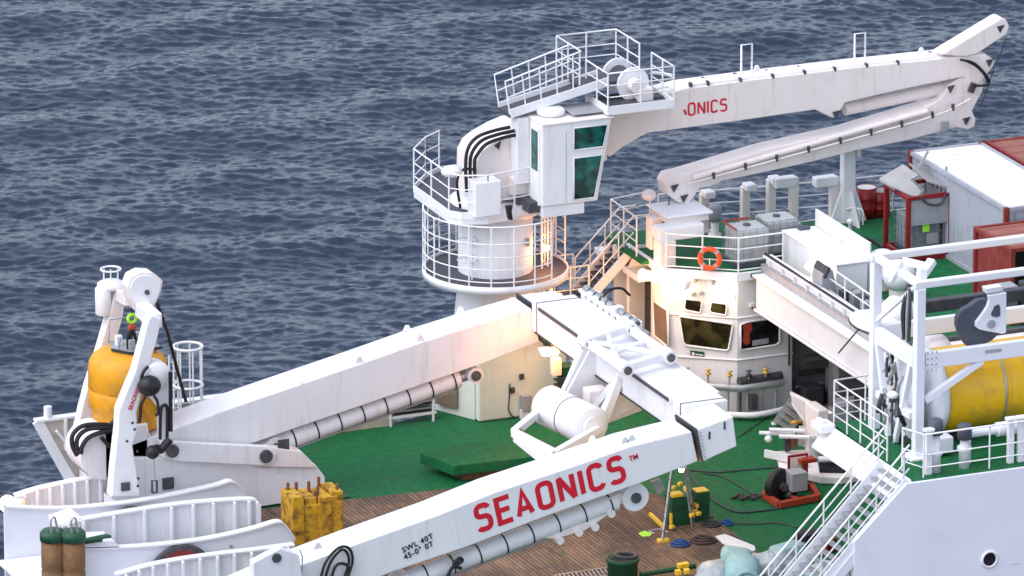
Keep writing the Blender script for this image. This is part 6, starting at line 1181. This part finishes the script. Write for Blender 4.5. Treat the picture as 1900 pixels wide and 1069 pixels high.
tag(MB().tube(arc([A_+V(-.9, .2, -.07), A_+V(-.5, .4, -.05), A_+V(-.7, 0, -.05), A_+V(-.2, .2, -.05), A_+V(-.4, -.1, -.05), A_+V(.1, 0, 0)]), .045, 6).build('coiled_rope', 'brownr'), 'brown rope lying on the green deck left of the orange cart', 'rope')
# grey steps and ramp beside the house
t = thing('gangway_steps', 'grey metal steps leaning beside the pale tray, right of the control house foot', 'steps', (2.259, 2.291, 0.0))
a0, a1 = V(*(1.842, 2.632, 0.0)), V(*(2.335, 2.474, 0.75)); c0, c1 = V(*(1.874, 1.799, 0.0)), V(*(2.292, 1.446, 0.75))
MB().beam(a0, a1, .07, .18).build('stringer', 'steel', t); MB().beam(c0, c1, .07, .18).build('stringer', 'steel', t)
for i in range(4): MB().beam(lerp(a0, a1, (i+.7)/4.4), lerp(c0, c1, (i+.7)/4.4), .22, .04).build('tread', 'steel', t)
for p in (a0, c0): MB().cyl(p+V(0, 0, -.02), p+V(0, 0, .06), .1, n=10).build('foot', 'white2', t)
t = thing('ramp_tray', 'pale grey open tray with a dark end, between the grey steps and the cable winch', 'tray', (2.338, 1.712, 0.0))
tp = [V(*p) for p in [(2.463, 2.862, 0.75), (2.781, 0.527, 0.75), (1.76, 0.416, 0.75), (2.1, 1.967, 0.75)]]; MB().prism(tp, (0, 0, .05)).build('tray_floor', 'contw', t)
b = MB()
for a, c in zip(tp, tp[1:]): b.beam(a+V(0, 0, .06), c+V(0, 0, .06), .05, .1)
b.build('tray_rim', 'white2', t); MB().prism([tp[1], tp[2], tp[2]-V(0, 0, .72), tp[1]-V(0, 0, .72)], (.0, .05, 0)).build('tray_end', 'darkwall', t); MB().beam(tp[2], tp[2]-V(0, 0, .75), .05, .05).build('leg', 'white2', t)
# rack, hatch
t = thing('grating_rack', 'low grey rack of gratings standing on the green deck below the far A-frame leg', 'rack', (-8.237, 6.473, 0.0)); q = V(*(-8.66, 6.817, 0.0)); ux = V(.99, .03, 0); 
for i in range(4): MB().box(q+V(.75, .35, .3+i*.12), (1.45, .7, .04)).build('grating', 'steel' if i % 2 else 'grate', t)
MB().bx(q.x, q.x+1.5, q.y-.02, q.y+.03, .22, .3).build('front_bar', 'white2', t); MB().bx(q.x+.0, q.x+1.5, q.y-.03, q.y+.01, .62, .7).build('front_bar', 'steel', t)
for dx_ in (.05, 1.4):
    for dy_ in (0, .65): MB().cyl(q+V(dx_, dy_, 0), q+V(dx_, dy_, .7), .04, n=8).build('leg', 'white2', t)
t = thing('raised_hatch', 'low green raised hatch platform with a pointed left corner over a brown base', 'hatch', (-8.629, 1.635, 0.3))
hp = [(-9.367, 2.728, 0.55), (-8.931, 1.271, 0.55), (-6.577, 1.118, 0.55), (-5.598, 1.234, 0.55), (-5.58, 2.458, 0.55), (-8.012, 3.114, 0.55)]
MB().prism([V(*p) for p in hp], (0, 0, -.32)).build('platform', 'green', t, bevel=.03); ctr = sum((V(*p) for p in hp), V(0, 0, 0))/6
MB().prism([V(ctr.x+(p[0]-ctr.x)*.75, ctr.y+(p[1]-ctr.y)*.75, .01) for p in hp], (0, 0, .21)).build('base', 'rust', t)
tag(MB().prism([(-12.708, 1.86, 0.035), (-12.087, 1.753, 0.035), (-12.124, 1.248, 0.035), (-12.708, 1.237, 0.035)], (0, 0, .01)).build('deck_plate', 'greenp'), 'small flat green cover plate on the deck right of the far A-frame foot', 'cover')
# yellow block
t = thing('guide_pin_block', 'worn yellow steel block with upright pins at the left end of the wooden deck', 'block', (-14.163, -1.258, 0.0)); q = V(*(-14.393, -1.96, 0.03)); q.z = .03
hx = .72
for i, (x_, w_, h_) in enumerate(((-.62, .36, 1.42), (-.2, .34, 1.3), (.2, .36, 1.32), (.6, .34, 1.38))):
    MB().box(q+V(x_, .35+(.1 if i % 2 else 0), h_/2), (w_, .9, h_)).build('column', 'yrust', t, bevel=.015)
MB().box(q+V(0, .45, .5), (1.5, 1.0, 1.22)).build('core', 'yrust', t, bevel=.04)
for x_, y_, h_ in ((-.66, .6, 1.62), (-.05, .55, 1.6), (.12, .3, 1.5), (.66, .2, 1.55), (.35, .8, 1.6), (-.35, .75, 1.55)): MB().cyl(q+V(x_, y_, 1.2), q+V(x_, y_, h_), .05, n=8).build('pin', 'rust', t)
MB().box(q+V(0, .1, .9), (.12, .1, 1.1)).build('slot', 'rust', t); MB().box(q+V(.3, -.13, 1.25), (.5, .06, .12)).build('lug', 'yrust', t)
# green bollards, tape, ladder
t = thing('double_bollard', 'dark green box bollard with yellow taped corners at the foot of the stepladder', 'bollard', (-4.435, -4.722, 0.03)); q = V(*(-4.44, -4.77, 0.03)); q.z = .03
MB().box(q+V(0, .3, .42), (.62, .5, .84)).build('post', 'greenp', t, bevel=.03); MB().box(q+V(0, .3, .55), (.66, .54, .03)).build('band', 'greenp', t); MB().box(q+V(-.12, .2, .9), (.35, .3, .1)).build('tape', 'strap', t, bevel=.02)
MB().box(q+V(-.33, .05, .2), (.05, .1, .4)).build('tape', 'strap', t)
for p_ in [(-3.858, -2.866, 0.5), (-3.552, -2.633, 0.5), (-3.942, -3.504, 0.5), (-4.512, -4.291, 0.5), (-4.368, -5.271, 0.5), (-4.143, -5.214, 0.5)]+[(-4.663, -4.298, 0.12), (-4.852, -4.981, 0.12)]: MB().box(p_, (.16, .12, .11), rz=.4).build('tape', 'strap', t, bevel=.03)
MB().box(q+V(.38, .1, .35), (.25, .06, .1)).build('tape', 'strap', t)
t = thing('square_bollard', 'tall dark green square bollard right of the stepladder, edged with a yellow strip on top', 'bollard', (-3.695, -4.526, 0.03)); q = V(*(-3.701, -4.575, 0.03)); q.z = .03
MB().box(q+V(0, .2, .42), (.4, .4, .84)).build('post', 'greenp', t, bevel=.02); MB().box(q+V(0, .2, .86), (.36, .36, .03)).build('tape', 'strap', t); MB().box(q+V(.0, .2, .06), (.56, .56, .12)).build('base', 'greenp', t)
for lab, pts in (('yellow taped bar lying on the wood left of the stepladder', [(-4.969, -3.709, 0.12), (-5.061, -4.892, 0.12)]), ('yellow taped bar lying between the two green bollards', [(-3.576, -2.986, 0.5), (-3.92, -4.645, 0.5)])):
    tag(MB().beam(pts[0], pts[1], .08, .1).build('taped_bar', 'strap'), lab, 'bar')
t = thing('stepladder', 'tall open aluminium stepladder standing on the wooden deck behind the near A-frame leg', 'ladder', (-5.12, -5.695, 0.03))
f1, f2 = V(*(-5.526, -5.825, 0.03)), V(*(-4.107, -4.81, 0.03)); tp_ = (f1+f2)/2+V(.0, 0, 3.4)
for f_, w_ in ((f1, .28), (f2, .28)):
    sd_ = V(.5, .86, 0)*w_
    for s_ in (-1, 1): MB().beam(f_+sd_*s_*(1 if f_ is f2 else .3), tp_+sd_*s_*.5, .05, .07).build('rail', 'steel', t)
    for i in range(1, 9): m_ = lerp(f_, tp_, i/9.5); MB().beam(m_-sd_*.7, m_+sd_*.7, .06, .03).build('rung', 'steel', t)
MB().box(f1+V(.02, 0, .05), (.32, .2, .1)).build('foot_tape', 'strap', t, bevel=.02)
for i_, (lab, px, mt_, r_) in enumerate((('blue rope coil on the wood beside the stepladder foot', (-5.164, -6.236, 0.08), 'blue', .26), ('brown rope coil between the blue one and the pale teal machine', (-4.432, -6.195, 0.08), 'brownr', .36), ('dark rope heap at the base of the square green bollard', (-3.647, -5.011, 0.08), 'dark', .25), ('small blue rope coil on the green deck', (-3.199, -5.055, 0.05), 'blue', .17))):
    t = thing('rope_coil', lab, 'rope', px, 'rope coils on the deck'); q = V(*px)
    for k_ in range(3): MB().torus(q+V(.02*k_, .03*k_, .04*k_-.03), r_*(1-.25*k_), .035, (.05*k_, .1, 1), 24, 6).build('rope', mt_, t)
tag(MB().tube(arc([V(p[0], p[1], .03) for p in [(-5.422, -5.069, 0.0), (-5.486, -4.84, 0.0), (-5.131, -4.788, 0.0), (-5.035, -5.133, 0.0)]]), .03, 6).build('shackle_chain', 'steel'), 'small steel chain lying at the stepladder foot', 'chain')
for lab, pts, mt_, r_ in (('long dark hose curving over the green deck to the orange cart', [(-2.331, -0.484, 0.03), (-2.579, -1.902, 0.03), (-2.694, -3.463, 0.03), (-2.475, -4.277, 0.03), (-1.872, -4.43, 0.03), (-1.209, -4.454, 0.03)], 'dark', .028), ('thin dark line over the green deck from the house to the crossbeam end', [(2.105, 3.467, 0.03), (1.203, 2.641, 0.03), (0.279, 1.835, 0.03)], 'dark', .016), ('dark line across the green deck left of the cable winch', [(-2.208, -0.324, 0.03), (-1.573, -0.805, 0.03), (-0.451, -0.964, 0.03), (0.49, -1.151, 0.03)], 'dark', .022), ('second dark line winding over the green deck towards the orange cart', [(-1.971, -0.742, 0.03), (-1.591, -1.22, 0.03), (-1.484, -2.105, 0.03), (-1.429, -2.912, 0.03), (-1.135, -3.193, 0.03)], 'dark', .022), ('thin dark green line from the small blue coil towards the stairs', [(-3.077, -5.044, 0.03), (-2.484, -5.397, 0.03), (-1.884, -5.55, 0.03), (-1.481, -6.128, 0.03)], 'dark', .018)):
    tag(MB().tube(arc(pts), r_, 6).build('hose', mt_), lab, 'hose')
for lab, px, mt_ in (('yellow green mat on the wood left of the stepladder', [(-5.858, -4.89, 0.034), (-5.596, -4.749, 0.034), (-5.494, -5.045, 0.034), (-5.645, -5.233, 0.034), (-5.859, -5.193, 0.034)], 'lime'), ('green paint spot on the wooden deck, upper one', [(-8.625, -5.522, 0.034), (-8.4, -5.418, 0.034), (-8.38, -5.676, 0.034), (-8.619, -5.774, 0.034)], 'greenp'), ('green paint spot on the wooden deck, lower one', [(-9.187, -6.029, 0.034), (-8.949, -5.931, 0.034), (-8.96, -6.224, 0.034), (-9.212, -6.315, 0.034)], 'greenp')):
    tag(MB().prism(px, (0, 0, .008)).build('deck_patch', mt_), lab, 'patch')
# round green bollard with grating and green pipe at the bottom edge
t = thing('round_bollard', 'round green bollard drum at the bottom edge with a dark hollow top', 'bollard', (-8.096, -8.884, 0.03)); q = V(*(-8.132, -8.966, 0.03)); q.z = .03
MB().lathe(q, [(0, 0), (.42, 0), (.42, .8), (.47, .82), (.47, .92), (.4, .92), (.38, .8), (0, .78)], n=36).build('drum', 'greenp', t); MB().torus(q+V(.1, 0, .95), .3, .06, (0.1, .1, 1), 20, 6).build('rope_turn', 'dark', t); MB().cyl(q+V(0, 0, .79), q+V(0, 0, .82), .37, n=28).build('hollow', 'dark', t)
t = thing('deck_grating', 'dark metal grating strip on the wooden deck left of the round green bollard', 'grating', (-8.71, -7.495, 0.06)); q0, q1 = V(*(-9.452, -7.327, 0.06)), V(*(-7.849, -7.32, 0.06)); MB().beam(q0, q1, .04, .05).build('edge_bar', 'steel', t); MB().beam(q0+V(-.1, -.6, 0), q1+V(-.1, -.6, 0), .04, .05).build('edge_bar', 'steel', t)
for i in range(14): m_ = lerp(q0, q1, i/13); MB().beam(m_, m_+V(-.1, -.6, 0), .03, .04, ).build('bar', 'steel', t)
t = thing('green_pipe', 'green pipe with yellow taped bands beside the round bollard at the bottom edge', 'pipe', (-6.696, -8.849, 0.3)); MB().tube([(-7.519, -8.793, 0.3), (-5.824, -8.728, 0.3)], .08, 10).build('pipe', 'greenp', t)
for px in [(-6.35, -8.878, 0.42), (-6.175, -8.853, 0.42), (-6.626, -9.348, 0.42), (-6.37, -9.359, 0.42)]: MB().box(px, (.16, .16, .14)).build('tape', 'strap', t, bevel=.02)
# pale teal machine
t = thing('wrapped_machine', 'pale teal rounded machine partly in crumpled translucent wrap, below the deck stairs', 'machine', (-5.079, -9.975, 0.3)); q = V(*(-5.745, -10.789, 0.45))
MB().lathe(q+V(-.6, .6, -.2), [(0, 0), (.52, 0), (.66, .12), (.7, .4), (.66, .75), (.5, .9), (0, .92)], (.75, -.5, .15), 64).crumple(.09, 3.5).build('wrapped_drum', 'cyanp', t)
MB().lathe(q+V(.0, .2, .2), [(0, 0), (.42, 0), (.54, .12), (.56, .6), (.44, .9), (0, .95)], (.8, -.45, .0), 48).crumple(.03, 3).build('round_case', 'teal', t)
MB().box(q+V(.45, .5, .55), (.85, .7, .45), rz=-.4, ry=.15).build('top_case', 'teal', t, bevel=.15)
MB().lathe(q+V(.3, -.5, .1), [(.0, 0), (.42, .0), (.42, .1), (.3, .12), (.3, .02), (0, .02)], (-.2, -1, .1), 28).build('round_cover', 'teal', t)
MB().sph(q+V(1.5, .5, .1), .75, (1.2, .8, .6), 60).crumple(.12, 3).build('wrapped_case', 'cyanp', t); MB().box(q+V(2.1, .7, .3), (1.1, .6, .7), rz=.3).build('teal_case', 'teal', t, bevel=.18)
MB().sph(q+V(2.9, -.2, -.2), .7, (1.2, .8, .7), 60).crumple(.12, 3).build('wrapped_case', 'cyanp', t)
MB().box(q+V(1.7, -.8, -.2), (1.2, .7, .8), rz=-.2).build('teal_case', 'teal', t, bevel=.15)
tag(MB().prism([V(p[0], p[1], .04) for p in [(-4.011, -6.072, 0.0), (-3.683, -6.01, 0.0), (-3.339, -7.26, 0.0), (-3.464, -7.606, 0.0), (-3.846, -7.644, 0.0), (-4.059, -6.654, 0.0)]], (0, 0, .05)).build('white_sheet', 'white2', bevel=.01), 'white folded sheet lying on the wood behind the pale teal machine', 'sheet')
t = thing('dark_box', 'dark box with a dark red side behind the handrails of the deck stairs', 'box', (-1.967, -7.882, 0.3)); q = V(*(-2.006, -7.966, 0.3)); MB().box(q, (.6, .5, .5), rz=.3).build('box', 'black', t, bevel=.03); MB().box(q+V(.45, -.35, -.1), (.4, .3, .4), rz=.3).build('side_box', 'red', t, bevel=.02)
